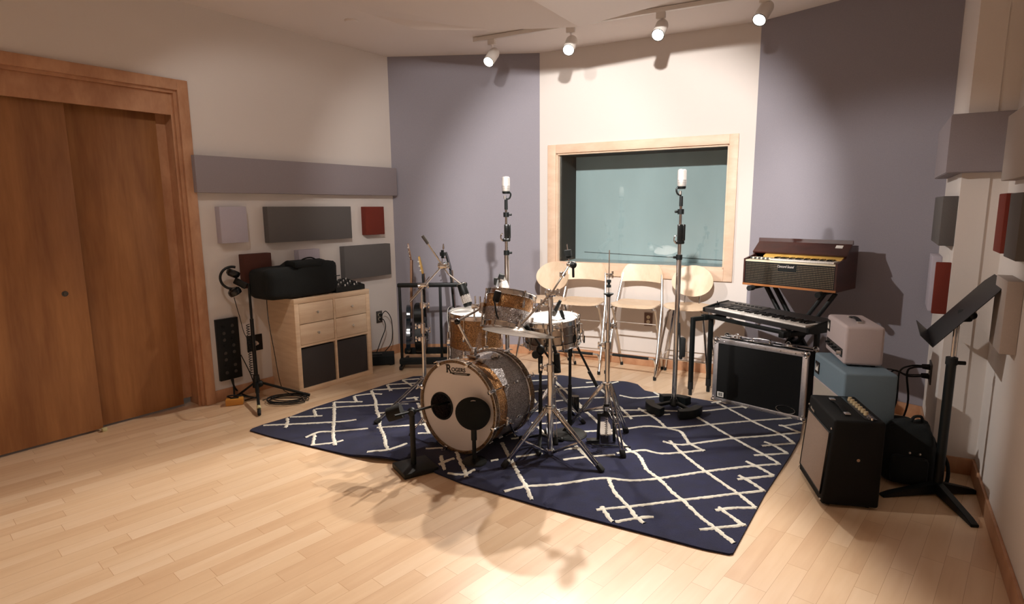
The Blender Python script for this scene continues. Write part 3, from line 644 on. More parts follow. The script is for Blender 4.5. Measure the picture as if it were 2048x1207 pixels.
# gig bag lying on the unit
gb0, gb1 = kp(-0.21, 0.165, KH), kp(0.475, 0.17, KH)
t = thing('gig_bag', 'bulky black padded gig bag lying on top of the birch shelf unit', 'bag', (gb0+gb1)/2)
t2 = bmesh.new(); bmesh.ops.create_cube(t2, size=1.0); bmesh.ops.subdivide_edges(t2, edges=t2.edges[:], cuts=9, use_grid_fill=True)
L_ = (gb1-gb0).length; Hb = 0.285; Wb = 0.30
from mathutils import noise
for v in t2.verts:
    x, y, z = v.co*2; q = V((x, y, z)); rr = 1.0
    k = (abs(x)**9+abs(y)**6+abs(z)**7)**(1/7.5); q = q/max(k, 0.6)*1.0
    q.x = max(-1, min(1, q.x)); nn = noise.noise(q*2.2)*0.05
    v.co = V((q.x*L_/2, q.y*Wb/2*(1+nn), (q.z*0.5+0.5)*Hb*(1 + (nn if z > 0 else 0))*(0.88 if x < -0.2 else 1.0)))
mb = MB(); mb._take(t2, Matrix.Translation((gb0+gb1)/2+V((0, 0, 0.004))) @ Matrix.Rotation(math.atan2((gb1-gb0).y, (gb1-gb0).x), 4, 'Z')); bg = mb.build('bag_body', 'blackcloth', t, ang=70)
mb = MB(); q0 = kp(0.13, 0.10, KH+0.275); mb.tube([q0, q0+dK*0.05+V((0, 0, 0.035)), q0+dK*0.13+V((0, 0, 0.04)), q0+dK*0.20+V((0, 0, 0.0))], 0.006, smooth=6); mb.build('handle', 'blackcloth', t)
mb = MB(); mb.box(kp(0.17, 0.09, KH+0.275), (0.26, 0.16, 0.055), rz=RK, bev=0.02); mb.build('pocket', 'blackcloth', t)
mb = MB(); mb.tube([kp(s_, 0.028, KH+0.15) for s_ in (-0.05, 0.1, 0.3, 0.48)], 0.004); mb.build('zip', 'black', t)

# microphone tripod with headphones at the left of the unit
TB = P(516, 797); feet = [P(519, 831), P(617, 793), P(474, 796)]
t = thing('microphone_stand', 'black tripod stand beside the shelf unit holding headphones', 'microphone stand', TB)
zt_ = HT(TB.x, TB.y, 592)
mb = MB(); mb.cyl(TB+V((0, 0, 0.05)), TB+V((0, 0, zt_-0.18)), 0.016, 0.014); mb.build('pole', 'black', t)
mb = MB(); mb.cyl(TB+V((0, 0, zt_-0.20)), TB+V((0, 0, zt_+0.10)), 0.010); mb.build('pole', 'black', t)
mb = MB(); mb.cyl(TB+V((0, 0, 0.10)), TB+V((0, 0, 0.20)), 0.032, 0.022); mb.sph(TB+V((0.03, -0.01, 0.13)), 0.028); mb.build('leg_hub', 'black', t)
for q in feet:
    d = (q-TB); d.z = 0; mb = MB(); mb.bar(TB+V((0, 0, 0.14))+d*0.05, q+V((0, 0, 0.018)), 0.022, 0.016, up=(0, 0, 1), bev=0.003); l_ = mb.build('leg', 'black', t)
    mb = MB(); mb.cyl(q-d*0.08+V((0, 0, 0.026)), q+d*0.03+V((0, 0, 0.014)), 0.014, 0.012); mb.build('rubber_foot', 'rubber', l_)
mb = MB(); mb.cyl(TB+(feet[0]-TB)*0.80+V((0, 0, 0.043)), TB+(feet[0]-TB)*0.88+V((0, 0, 0.036)), 0.0155); mb.build('tape', 'tape', t)
mb = MB(); hb = TB+V((0, 0, zt_+0.10)); mb.bar(hb-dK*0.02-V((0, 0, .02)), hb-nK*0.0+V((-0.10, -0.02, 0.03)), 0.03, 0.05, bev=0.008); mb.build('clamp', 'black', t)
mb = MB(); pts = []
for i in range(150):
    a = i*0.9; z = zt_-0.22-0.42*i/150; pts.append(TB+V((-0.028+0.012*math.cos(a), -0.012+0.012*math.sin(a), z)))
mb.tube(pts, 0.0028, seg=5); based(mb, 'coiled_cable', 'rubber', TB+V((-0.028, 0, 0.5)), 'coiled black cord hanging down the pole of the tripod stand', 'cord')
# headphones hooked on the stand
hc = hb+V((-0.12, -0.03, 0.0))
t = thing('headphones', 'black closed headphones hooked on the tripod stand left of the bag', 'headphones', hc)
mb = MB(); F_ = frame((0.55, -0.8, 0.1)); mb.torus(hc+V((0.01, 0, 0.05)), 0.085, 0.010, (0.55, -0.8, 0.1), 24, 8, a0=math.radians(70), a1=math.radians(290)); mb.build('headband', 'black', t)
for dz in (0.09, -0.06):
    mb = MB(); mb.lathe([(0, 0.035), (0.030, 0.033), (0.046, 0.02), (0.050, 0.0), (0.046, -0.018), (0.034, -0.022), (0, -0.010)], hc+V((0.03, -0.02, dz)), (-0.35, -0.3, -0.9 if dz > 0 else 0.9), 24); e_ = mb.build('ear_cup', 'blackgloss', t)
mb = MB(); mb.tube([hc+V((0.02, -0.02, -0.10)), hc+V((0.045, -0.01, -0.25)), hc+V((0.07, 0.02, -0.42)), c+nW*0.06+V((0.0, 0, 0.02))], 0.0028, smooth=8); based(mb, 'headphone_cable', 'rubber', hc-V((0, 0, 0.1)), 'thin straight cord running down from the headphones to the wall plate', 'cord')
mb = MB(); mb.tube([P(533, 596, 0.78), PV(537, 640, L0-dW*1.6+nW*0.45, L0+nW*0.45, 0), PV(548, 700, L0-dW*1.6+nW*0.45, L0+nW*0.45, 0), P(562, 770, 0.06), P(578, 786, 0.01), P(590, 790, 0.006)], 0.0028, smooth=8); based(mb, 'cable', 'rubber', P(590, 790), 'thin black cable hanging down the side of the shelf unit', 'cable')
# coiled cable on the floor
mb = MB(); pts = []; cc = P(574, 801)
for i in range(6*16):
    a = i*2*PI/16; k = i//16; r_ = 0.105+0.012*math.sin(k*2.1); pts.append(cc+V((0.02*math.sin(k*1.7)+r_*1.35*math.cos(a), 0.02*math.cos(k*2.3)+r_*math.sin(a), 0.006+0.0045*k)))
pts += [P(540, 795, 0.02), P(525, 800, 0.008)]
mb.tube(pts, 0.0036, seg=6); based(mb, 'coiled_cable', 'rubber', cc, 'loose coil of thin black cable on the floor by the shelf unit', 'cable')
# yellow box
yb = P(470, 808); t = thing('power_block', 'small yellow box on the floor below the black stage box', 'box', yb)
mb = MB(); mb.box(yb+V((0, 0, 0.026)), (0.125, 0.075, 0.05), rz=0.35, bev=0.006); mb.build('body', 'yellow', t)
mb = MB(); mb.box(yb+V((0, 0, 0.052)), (0.06, 0.03, 0.006), rz=0.35, bev=0.002); mb.tube([yb+V((-0.03, 0, 0.055)), yb+V((-0.06, 0.01, 0.062)), yb+V((0.0, 0.03, 0.064)), yb+V((0.12, 0.09, 0.02))], 0.005, smooth=5); mb.build('switch', 'black', t)
mb = MB(); mb.tube([P(489, 800, 0.006), P(500, 797, 0.01), P(515, 793, 0.008)], 0.005, smooth=5); based(mb, 'cable', 'rubber', P(500, 797), 'short black cable between the yellow box and the tripod', 'cable')
# amp footswitch box right of the unit
fb = P(761, 727)
t = thing('floor_case', 'low flat black case on the floor between shelf unit and guitar rack', 'case', fb)
mb = MB(); mb.box(fb+V((0.0, 0.03, 0.05)), (0.26, 0.22, 0.085), rz=0.2, bev=0.008); mb.build('case_body', 'blackcloth', t)
for k in (-1, 1): mb = MB(); mb.box(fb+V((0.10*k, 0.03, 0.006)), (0.03, 0.18, 0.012), rz=0.2); mb.build('foot', 'rubber', t)
mb = MB(); mb.box(fb+V((-0.03, 0.0, 0.096)), (0.1, 0.05, 0.012), rz=0.2, bev=0.004); mb.build('lid', 'black', t)
mb = MB(); mb.tube([P(741, 744, 0.005), P(740, 722, 0.10), P(737, 700, 0.18), P(735, 690, 0.24)], 0.006, smooth=6); based(mb, 'cable', 'rubber', P(741, 744), 'black cable sticking up behind the right edge of the shelf unit', 'cable')

# ------------------------------------------------------------------ guitar rack and guitars
ra, rb = P(801, 736), P(938, 734); dG = (rb-ra).normalized(); nG = V((-dG.y, dG.x, 0)); RG = math.atan2(dG.y, dG.x); zr = HT(ra.x, ra.y, 566)
t = thing('guitar_rack', 'black metal multi guitar rack against the grey wall', 'guitar rack', (ra+rb)/2)
LG = (rb-ra).length; BK = 0.34
mb = MB(); mb.bar(ra+V((0, 0, zr-0.02)), rb+V((0, 0, zr-0.02)), 0.045, 0.040, up=(0, 0, 1), bev=0.012); mb.build('top_bar', 'black', t)
for s_ in (0.02, LG*0.61, LG-0.02):
    mb = MB(); mb.bar(ra+dG*s_+V((0, 0, 0.05)), ra+dG*s_+V((0, 0, zr-0.02)), 0.034, 0.024, up=dG, bev=0.004); mb.build('post', 'black', t)
for s_ in (0.02, LG-0.02):
    mb = MB(); mb.bar(ra+dG*s_-nG*0.10+V((0, 0, 0.025)), ra+dG*s_+nG*BK+V((0, 0, 0.025)), 0.03, 0.03, up=(0, 0, 1), bev=0.004); mb.build('foot_bar', 'black', t)
for k, (d0, z_) in enumerate(((-0.02, 0.075), (BK-0.05, 0.10))):
    mb = MB(); mb.bar(ra+nG*d0+V((0, 0, z_)), rb+nG*d0+V((0, 0, z_)), 0.07, 0.06, up=(0, 0, 1), bev=0.015); mb.build('padded_rail', 'blackcloth', t)
def guitar(name, label, foot, top, bw, bh, bt, ux, body, neckm, headm, hl, pegm, bind=None, cut=True):
    """foot: body bottom centre; top: head end; ux: direction across the strings"""
    foot, top = V(foot), V(top); z = (top-foot).normalized(); L = (top-foot).length; ux = V(ux); ux = (ux-z*ux.dot(z)).normalized(); n = ux.cross(z).normalized()
    t = thing(name, label, 'guitar', foot, 0, 'guitars in the rack')
    pr = []; N = 40
    for i in range(N):
        a = 2*PI*i/N; y = 0.5-0.5*math.cos(a); w_ = math.sin(a)
        wid = (1.0-0.30*math.exp(-((y-0.58)/0.14)**2)) * (0.86 if y > 0.6 else 1.0); pr.append((bw/2*wid*(abs(w_)**0.65)*(1 if w_ > 0 else -1), bh*y))
    mb = MB(); mb.prism(pr, foot-n*bt/2, ux, z, bt, bev=0.006); b_ = mb.build('body', body, t)
    if bind: mb = MB(); mb.tube([foot+ux*p[0]+z*p[1]+n*bt/2 for p in pr], 0.0028, 6, closed=True); mb.tube([foot+ux*p[0]+z*p[1]-n*bt/2 for p in pr], 0.0028, 6, closed=True); mb.build('binding', bind, t)
    n0, n1 = foot+z*bh*0.72, top-z*hl
    mb = MB(); mb.bar(n0+n*(bt/2+0.004), n1+n*(bt/2+0.004), 0.052, 0.022, up=n, bev=0.006); mb.build('neck', neckm, t)
    mb = MB(); mb.bar(n0+n*(bt/2+0.017), n1+n*(bt/2+0.017), 0.050, 0.005, up=n); mb.build('fretboard', 'mahog', t)
    mb = MB(); hp = [(-0.028, 0), (0.028, 0), (0.042, 0.03), (0.036, hl*0.8), (0.018, hl), (-0.02, hl*0.97), (-0.034, hl*0.75), (-0.042, 0.03)]
    hz = (z-n*0.18).normalized(); mb.prism(hp, n1+n*(bt/2-0.004), ux, hz, 0.014, bev=0.002); h_ = mb.build('headstock', headm, t)
    for i in range(3):
        for sgn in (-1, 1):
            o = n1+n*(bt/2-0.004)+hz*(0.04+i*hl*0.25)+ux*0.038*sgn
            mb = MB(); mb.cyl(o, o+ux*0.018*sgn, 0.003, seg=8); mb.sph(o+ux*0.024*sgn, 0.009, (1, 0.6, 0.9), seg=10); mb.build('tuning_peg', pegm, h_)
    for k in range(4):
        x = -0.018+0.012*k; mb = MB(); mb.tube([foot+ux*x*1.3+z*bh*0.25+n*(bt/2+0.012), n1+ux*x+n*(bt/2+0.021)], 0.0009, 4); mb.build('string', 'satin', t)
    mb = MB(); mb.box(foot+z*bh*0.25+n*(bt/2+0.006), (0.07, 0.014, 0.012), R=frame(n, z), bev=0.003); mb.build('bridge', 'chrome', t)
    for f_ in (0.36, 0.48, 0.60): mb = MB(); mb.box(foot+z*bh*f_+n*(bt/2+0.004), (0.07, 0.028, 0.010), R=frame(n, z), bev=0.004); mb.build('pickup', 'blackgloss', t)
    for k in range(2): mb = MB(); o = foot+z*bh*(0.18+0.1*k)+ux*bw*0.3+n*bt/2; mb.cyl(o, o+n*0.014, 0.009, seg=12); mb.build('control_knob', 'chrome', t)
    mb = MB(); mb.sph(foot-z*0.004, 0.009, seg=10); mb.build('strap_button', 'chrome', t)
    return t
zf = 0.14
gtop = lambda px, py, Y: AT(px, py, Y)
g1 = AT(818, 716, 5.62); g1.z = 0.118; guitar('bass_guitar', 'dark blue bass guitar seen edge-on with a pale maple neck', g1, gtop(817, 486, 5.62), 0.34, 0.46, 0.042, (-0.14, 0.99, 0), 'bluebody', 'neck', 'neck', 0.16, 'satin')
g2 = AT(845, 722, 5.62); g2.z = 0.118; guitar('acoustic_guitar', 'dark slot-headed guitar with pearl pegs standing in the middle of the rack', g2, gtop(834, 512, 5.60), 0.36, 0.48, 0.09, (-0.02, 1.0, 0), 'black', 'black', 'yellowwood', 0.17, 'label')
g3 = AT(911, 700, 5.60); g3.z = 0.118; guitar('electric_guitar', 'black electric guitar with white edge binding at the right end of the rack', g3, gtop(893, 503, 5.62), 0.33, 0.44, 0.045, (0.10, 0.99, 0), 'blackgloss', 'black', 'blackgloss', 0.18, 'chrome', bind='label')
# ------------------------------------------------------------------ drums
def rim(mb, c, R, ax, h=0.035, th=0.0035, mi=0, seg=48):     # flanged metal hoop, top edge at c
    mb.lathe([(R, -h), (R+0.006, -h), (R+0.003, -h+0.004), (R+0.002, -0.006), (R+0.007, -0.003), (R+0.006, 0.001), (R-0.001, 0.0), (R-0.002, -h)], c, ax, seg, mi)
def drum(name, label, c, ax, R, L, bands, lugs, group=None, lugstyle='double', headm='head', hoops='chrome', lug_len=None):
    """c: centre of the shell, ax: axis from bottom to top"""
    c, ax = V(c), V(ax).normalized(); t = thing(name, label, 'drum', V((c.x, c.y, c.z)), 0, group); F = frame(ax)
    lo, hi = c-ax*L/2, c+ax*L/2
    for (f0, f1, m_) in bands:
        mb = MB(); mb.lathe([(R, L*f0), (R, L*f1)], lo, ax, 64); mb.lathe([(R-0.006, L*f1), (R-0.006, L*f0)], lo, ax, 64); mb.build('shell', m_, t)
    for cc, dd, nm in ((hi, ax, 'batter_head'), (lo, -ax, 'resonant_head')):
        mb = MB(); mb.lathe([(0, 0.006), (R-0.008, 0.006), (R-0.002, 0.001), (R+0.001, -0.008)], cc, dd, 56); h_ = mb.build(nm, headm, t)
        mb = MB(); rim(mb, cc+dd*0.018, R+0.004, dd); mb.build('hoop', hoops, t)
    for k in range(lugs):
        a = 2*PI*(k+0.5)/lugs; r = F @ V((math.cos(a), math.sin(a), 0)); tg = ax.cross(r)
        p = c+r*(R+0.002)
        mb = MB(); ll = lug_len or L*0.36
        if lugstyle == 'double':
            for sgn in (-1, 1):
                q = p+ax*sgn*ll*0.5; mb.box(q+r*0.007, (0.018, 0.016, ll*0.55), R=frame(ax, r), bev=0.005); mb.cyl(q+r*0.009+ax*sgn*ll*0.2, q+r*0.009+ax*sgn*ll*0.36, 0.006, seg=10)
        else:
            mb.box(p+r*0.008, (0.014, 0.016, ll), R=frame(ax, r), bev=0.005)
        l_ = mb.build('lug', 'chrome', t)
        mb = MB()
        for sgn, cc in ((1, hi+ax*0.014), (-1, lo-ax*0.014)):
            q = cc+r*(R+0.011); mb.cyl(p+r*0.009+ax*sgn*ll*0.5, q, 0.0032, seg=8); mb.cyl(q-ax*sgn*0.006, q+ax*sgn*0.010, 0.0065, seg=8); mb.box(q-r*0.002, (0.018, 0.010, 0.008), R=frame(ax, r), bev=0.002)
        mb.build('tension_rod', 'chrome', l_)
    return t
KIT = 'drums of the kit'
# bass drum
aB = math.radians(33); nD = V((-math.sin(aB), -math.cos(aB), 0.03)).normalized(); tD = V((math.cos(aB), -math.sin(aB), 0))
Rb = 0.276; bz = 0.300; f0 = P(915, 903, 0.012); BF = V((f0.x, f0.y, bz)) - nD*0.0
uD = tD.cross(nD); uD = uD if uD.z > 0 else -uD
t = thing('bass_drum', 'large bass drum with white front head, in gold and silver sparkle', 'drum', (BF.x, BF.y, 0), 0, KIT)
LBs = 0.36; sh = BF-nD*0.045
mb = MB(); mb.lathe([(Rb, 0), (Rb, 0.105)], sh, -nD, 96); mb.build('shell', 'gold', t)
mb = MB(); mb.lathe([(Rb+0.0004, 0.105), (Rb+0.0004, 0.25)], sh, -nD, 96); mb.build('shell', 'silver', t)
mb = MB(); mb.lathe([(Rb, 0.25), (Rb, LBs)], sh, -nD, 96); mb.lathe([(Rb-0.008, LBs), (Rb-0.008, 0)], sh, -nD, 64); mb.build('shell', 'silver', t)
mb = MB(); mb.lathe([(Rb-0.002, -0.042), (Rb+0.016, -0.042), (Rb+0.018, -0.038), (Rb+0.018, -0.003), (Rb+0.015, 0.0), (Rb+0.001, 0.0), (Rb-0.002, -0.004), (Rb-0.002, -0.042)], BF, nD, 96)
mb.build('front_hoop', 'hoopgold', t)
mb = MB(); mb.torus(BF-nD*0.003, Rb+0.0165, 0.0022, nD, 96, 6); mb.torus(BF-nD*0.040, Rb+0.0165, 0.0022, nD, 96, 6); mb.build('hoop_inlay', 'satin', t)
bk = sh-nD*LBs
mb = MB(); mb.lathe([(Rb-0.002, 0), (Rb+0.016, 0), (Rb+0.018, 0.004), (Rb+0.018, 0.038), (Rb+0.015, 0.042), (Rb-0.002, 0.042), (Rb-0.002, 0)], bk, -nD, 96); mb.build('rear_hoop', 'hoopgold', t)
mb = MB(); mb.torus(bk-nD*0.001, Rb+0.006, 0.0065, nD, 96, 8); mb.torus(sh-nD*0.004, Rb+0.003, 0.004, nD, 96, 8); mb.build('metal_collar', 'chrome', t)
mb = MB(); mb.lathe([(0, 0.008), (Rb, 0.008)], bk, -nD, 64); mb.build('batter_head', 'head', t)
# front head with its port hole, found on the head's own plane
def onhead(px, py, off=-0.012):
    d = ray(px, py); o = BF+nD*off; return EYE+d*((o-EYE).dot(nD)/d.dot(nD))
ho = onhead(884, 811); hr = (onhead(884, 785)-onhead(884, 838)).length/2*0.97
bm_ = bmesh.new(); es = []; cH = BF-nD*0.012
for c_, r_, n_ in ((cH, Rb+0.001, 96), (ho, hr, 48)):
    vs = [bm_.verts.new(c_+tD*r_*math.cos(2*PI*i/n_)+uD*r_*math.sin(2*PI*i/n_)) for i in range(n_)]
    es += [bm_.edges.new((vs[i], vs[(i+1) % n_])) for i in range(n_)]
bmesh.ops.triangle_fill(bm_, edges=es, use_beauty=True)
mb = MB(); mb._take(bm_); hd = mb.build('front_head', 'head', t)
mb = MB(); mb.torus(ho+nD*0.002, hr, 0.006, nD, 48, 8); mb.build('port_ring', 'black', hd)
mb = MB(); a0 = onhead(893, 744, -0.0105); a1 = onhead(941, 748.5, -0.0105); lw = (a1-a0).length
ulog = (a1-a0).normalized(); vlog = nD.cross(ulog); vlog = vlog if vlog.z > 0 else -vlog
text_mesh(mb, 'R', a0+vlog*0.001-ulog*0.002, ulog, vlog, 0.072, bold=0.0018, sx=0.95)
for x0, y0, w_ in ((-0.004, 0.001, 0.018), (0.024, -0.004, 0.020), (-0.006, 0.046, 0.012)): mb.box(a0+ulog*(x0+w_/2)+vlog*(y0+0.001), (w_, 0.0035, 0.001), R=Matrix((ulog, vlog, ulog.cross(vlog))).transposed())
text_mesh(mb, 'OGERS', a0+ulog*0.040+vlog*0.010, ulog, vlog, 0.034, bold=0.0008, sx=1.02)
x = 0.0405
for w_ in (0.0,): pass
mb.prism([(0.040, -0.004), (0.046, 0.004), (lw*0.97, 0.004), (lw*0.99, -0.001), (lw*0.93, -0.010), (0.052, -0.010)], a0, ulog, vlog, 0.0006)
mb.prism([(0.064, -0.0045), (lw*0.86, -0.0045), (lw*0.86, -0.0025), (0.064, -0.0025)], a0+nD*0.0006, ulog, vlog, 0.0006, mi=1)
mb.build('logo', ['ink', 'head'], hd)
for k in range(8):
    a = 2*PI*(k+0.5)/8+0.1; r = tD*math.cos(a)+uD*math.sin(a); F = frame(nD, r)
    for base, dd in ((BF, nD), (bk-nD*0.04, -nD)):
        mb = MB(); q = base+r*(Rb+0.020); mb.box(q-dd*0.016, (0.022, 0.010, 0.046), R=frame(dd, r), bev=0.003); mb.box(q+dd*0.006-r*0.010, (0.022, 0.026, 0.010), R=frame(dd, r), bev=0.003)
        mb.cyl(q-dd*0.03+r*0.002, q+dd*0.02+r*0.008, 0.004, seg=8); mb.box(q+dd*0.024+r*0.008, (0.030, 0.006, 0.006), R=frame(dd, r), bev=0.002); cl = mb.build('claw', 'chrome', t)
        mb = MB(); mb.cyl(q-dd*0.03+r*0.002, q-dd*0.11-r*0.002, 0.0033, seg=8); mb.build('tension_rod', 'chrome', cl)
    mb = MB(); q = sh-nD*LBs/2+r*(Rb+0.009)
    for sgn in (-1, 1): mb.box(q+nD*sgn*0.055, (0.018, 0.016, 0.045), R=frame(nD, r), bev=0.005)
    mb.build('lug', 'chrome', t)
for (px, py, fx, fy) in ((1017, 822, 1031, 872), (842, 835, 821, 868)):
    g_ = P(fx, fy, 0.02); sd = 1 if px > 915 else -1
    top_ = BF-nD*0.14+tD*sd*(Rb*0.955)-uD*Rb*0.30
    mb = MB(); mb.box(top_+tD*sd*0.012, (0.03, 0.035, 0.05), R=frame(uD, tD), bev=0.006); mb.cyl(top_+tD*sd*0.02+V((0, 0, .03)), g_, 0.0062, seg=12); mb.cyl(top_+tD*sd*0.035, top_+tD*sd*0.06, 0.004, seg=8); sp = mb.build('spur', 'chrome', t)
    mb = MB(); mb.sph(g_, 0.011, seg=10); mb.build('rubber_tip', 'rubber', sp)
# tom holder on the shell
tb_ = sh-nD*0.13+uD*(Rb+0.012); rt = AT(914, 642, tb_.y)
mb = MB(); mb.box(tb_, (0.07, 0.05, 0.018), R=frame(uD, nD), bev=0.004); mb.box(tb_+uD*0.03, (0.038, 0.034, 0.05), R=frame(uD, nD), bev=0.006); mb.cyl(tb_+uD*0.02, rt, 0.0085, seg=14); mb.sph(rt, 0.020); mb.cyl(rt-tD*0.045, rt+tD*0.02, 0.006, seg=10); hld = mb.build('tom_holder', 'chrome', t)
mb = MB(); mb.sph(rt+V((0.004, -0.012, 0)), 0.019); mb.build('ball_joint', 'blackgloss', hld)
for (px, py) in ((957, 712), (990, 704)):   # damper clips on the top of the drum
    s_ = 0.10 if px < 970 else 0.27; q = sh-nD*s_+uD*(Rb+0.012)*math.cos(0.28)+tD*(Rb+0.012)*math.sin(0.28)
    mb = MB(); mb.box(q, (0.045, 0.030, 0.022), R=frame(uD+tD*0.3, nD), bev=0.006); mb.cyl(q, q+nD*0.05+uD*0.008, 0.005, seg=8); mb.build('mount_bracket', 'satin', t)
# white pillow inside the bass drum
t2 = bmesh.new(); bmesh.ops.create_uvsphere(t2, u_segments=32, v_segments=20, radius=1)
pc = BF-nD*0.19-uD*(Rb-0.125)
for v in t2.verts:
    q = v.co.copy(); nn = noise.noise(q*2.5)*0.25; v.co = V((q.x*0.16, q.y*0.10, q.z*0.105*(1+nn)))
mb = MB(); mb._take(t2, Matrix.Translation(pc) @ Matrix.Rotation(-aB, 4, 'Z')); based(mb, 'pillow', 'headw', pc, 'white damping pillow seen through the hole in the bass drum head', 'pillow')

# rack tom, floor tom, snare
tomc = AT(1017, 622, 3.74); tax = V((0.16, 0.30, 0.94)).normalized()
rt_ = drum('rack_tom', 'small tom in gold over silver sparkle mounted above the bass drum', tomc, tax, 0.153, 0.205, ((0, 0.52, 'silver'), (0.52, 1, 'gold')), 6, KIT)
mb = MB(); q = tomc-tax.cross(V((0, 1, 0))).normalized()*0.0; lft = (AT(960, 615, tomc.y)-AT(1017, 622, tomc.y)).normalized()
q = tomc+lft*0.165; mb.box(q, (0.03, 0.06, 0.07), R=frame(tax), bev=0.008); mb.cyl(q+lft*0.01, rt+V((0, 0, 0.0)), 0.0075, seg=12); mb.cyl(q+lft*0.02+V((0, 0, .0)), q+lft*0.02+V((0, 0, 0.075)), 0.006, seg=10); mb.box(q+lft*0.02, (0.035, 0.03, 0.03), bev=0.005); mb.build('mounting_bracket', 'chrome', rt_)
ftc = AT(953, 690, 4.40); ftc.z = 0.50; ft_ = drum('floor_tom', 'large floor tom in gold and silver sparkle behind the bass drum', ftc, (0.02, -0.02, 1), 0.203, 0.42, ((0, 0.42, 'silver'), (0.42, 1, 'gold')), 8, KIT, headm='headw')
for k in range(3):
    a = 0.9+2*PI*k/3; r = V((math.cos(a), math.sin(a), 0)); q = ftc+r*0.222
    mb = MB(); mb.box(q-r*0.006+V((0, 0, -0.02)), (0.034, 0.034, 0.055), rz=a, bev=0.006); mb.cyl((q.x, q.y, 0.66-0.1), (q.x+r.x*0.02, q.y+r.y*0.02, 0.03), 0.006, seg=10); l_ = mb.build('leg', 'chrome', ft_)
    mb = MB(); mb.cyl((q.x+r.x*0.02, q.y+r.y*0.02, 0.012), (q.x+r.x*0.02, q.y+r.y*0.02, 0.05), 0.013, seg=12); mb.build('rubber_foot', 'rubber', l_)
snz = AT(1103, 660, 3.80).z; snc = AT(1103, 660, 3.80)
sn_ = drum('snare_drum', 'wide metal snare drum with a bright white head and a beaded shell', snc, (-0.06, -0.05, 1), 0.178, 0.145, ((0, 1, 'snare'),), 10, KIT, lugstyle='tube', headm='headw', lug_len=0.075)
mb = MB(); mb.torus(snc, 0.1795, 0.004, (-0.06, -0.05, 1), 64, 6); mb.build('shell_bead', 'snare', sn_)
mb = MB(); q = snc+V((0.180, -0.05, 0)); mb.box(q+V((0.008, 0, 0.02)), (0.02, 0.03, 0.07), bev=0.005); mb.box(q+V((0.024, 0, -0.025)), (0.010, 0.022, 0.075), bev=0.004); mb.build('strainer', 'chrome', sn_)
mb = MB(); mb.box(q+V((0.030, 0, -0.05)), (0.010, 0.024, 0.05), bev=0.004); mb.build('strainer_lever', 'black', sn_)
mb = MB(); mb.prism([(-0.05, -0.004), (0.05, -0.004), (0.05, 0.004), (-0.05, 0.004)], snc+V((0, 0.06, 0.085)), (1, 0, 0), (0, 1, 0), 0.003)
mb.bm.clear(); mb.lathe([(0, 0.0115), (0.135, 0.0115), (0.135, 0.0085)], snc+V((-0.06, -0.05, 1))*0.0725, (-0.06, -0.05, 1), 48); mb.build('damping_dot', 'headw', sn_)

# ------------------------------------------------------------------ chrome stands
def stand_leg(t, A, hub, foot, low, rub='rubber', w=0.020, gap=0.013, m='chrome'):
    """double strap leg from the hub out to the foot with its brace from the low sleeve"""
    A, hub, foot, low = V(A), V(hub), V(foot), V(low); d = (foot-hub); side = d.cross(V((0, 0, 1))).normalized(); dn = d.normalized()
    mb = MB()
    for s_ in (-1, 1): mb.bar(hub+side*gap*s_, foot+side*gap*s_*0.75-dn*0.03, 0.003, w, up=side.cross(dn), bev=0.001)
    for f_ in (0.15, 0.55, 0.92): q = hub+d*f_; mb.cyl(q-side*gap*1.2, q+side*gap*1.2, 0.004, seg=8)
    l_ = mb.build('leg', m, t)
    mid = hub+d*0.56; mb = MB()
    for s_ in (-1, 1): mb.bar(low+side*gap*0.8*s_, mid+side*gap*0.8*s_, 0.0025, w*0.75, up=side.cross((mid-low).normalized()), bev=0.001)
    mb.build('brace', m, l_)
    mb = MB(); mb.box(foot-dn*0.012+V((0, 0, 0.004)), (0.034, 0.028, 0.05), R=frame(dn), bev=0.008); mb.build('rubber_foot', rub, l_)
def wing(mb, c, d, r=0.012):
    c, d = V(c), V(d).normalized(); u = frame(d) @ V((0, 1, 0)); mb.cyl(c, c+d*0.022, 0.008, seg=10)
    for s_ in (-1, 1): mb.box(c+d*0.022+u*s_*0.012, (0.006, 0.020, 0.012), R=frame(d, u), bev=0.002)
def chrome_stand(name, label, cat, base, feet, zhub, zlow, joints, r0, zjoin, r1, ztop, group=None, mtl='chrome'):
    base = V(base); t = thing(name, label, cat, (base.x, base.y, 0), 0, group); at = lambda z: V((base.x, base.y, z))
    mb = MB(); mb.cyl(at(zlow-0.04), at(zjoin), r0, seg=20); mb.build('lower_tube', mtl, t)
    mb = MB(); mb.cyl(at(zjoin-0.02), at(ztop), r1, seg=20); mb.build('upper_tube', mtl, t)
    mb = MB(); mb.lathe([(r0, -0.03), (r0+0.010, -0.028), (r0+0.010, 0.0), (r0+0.014, 0.006), (r0+0.014, 0.014), (r0, 0.018)], at(zhub), (0, 0, 1), 24); mb.build('leg_collar', mtl, t); mb = MB(); mb.lathe([(r0, -0.016), (r0+0.009, -0.014), (r0+0.009, 0.014), (r0, 0.016)], at(zlow), (0, 0, 1), 24); mb.build('leg_collar', mtl, t)
    for f_ in feet:
        f_ = V(f_); d = f_-base; d.z = 0; d.normalize(); stand_leg(t, base, at(zhub)+d*(r0+0.010), f_+V((0, 0, 0.018)), at(zlow)+d*(r0+0.006), m=mtl)
    for z_, a_, r_ in joints:
        mb = MB(); d = V((math.cos(a_), math.sin(a_), 0)); mb.cyl(at(z_-0.022), at(z_+0.022), r_+0.008, seg=20); mb.box(at(z_)+d*(r_+0.010), (0.03, 0.022, 0.034), rz=a_, bev=0.005); wing(mb, at(z_)+d*(r_+0.02), d); mb.build('clamp', mtl, t)
    return t, at
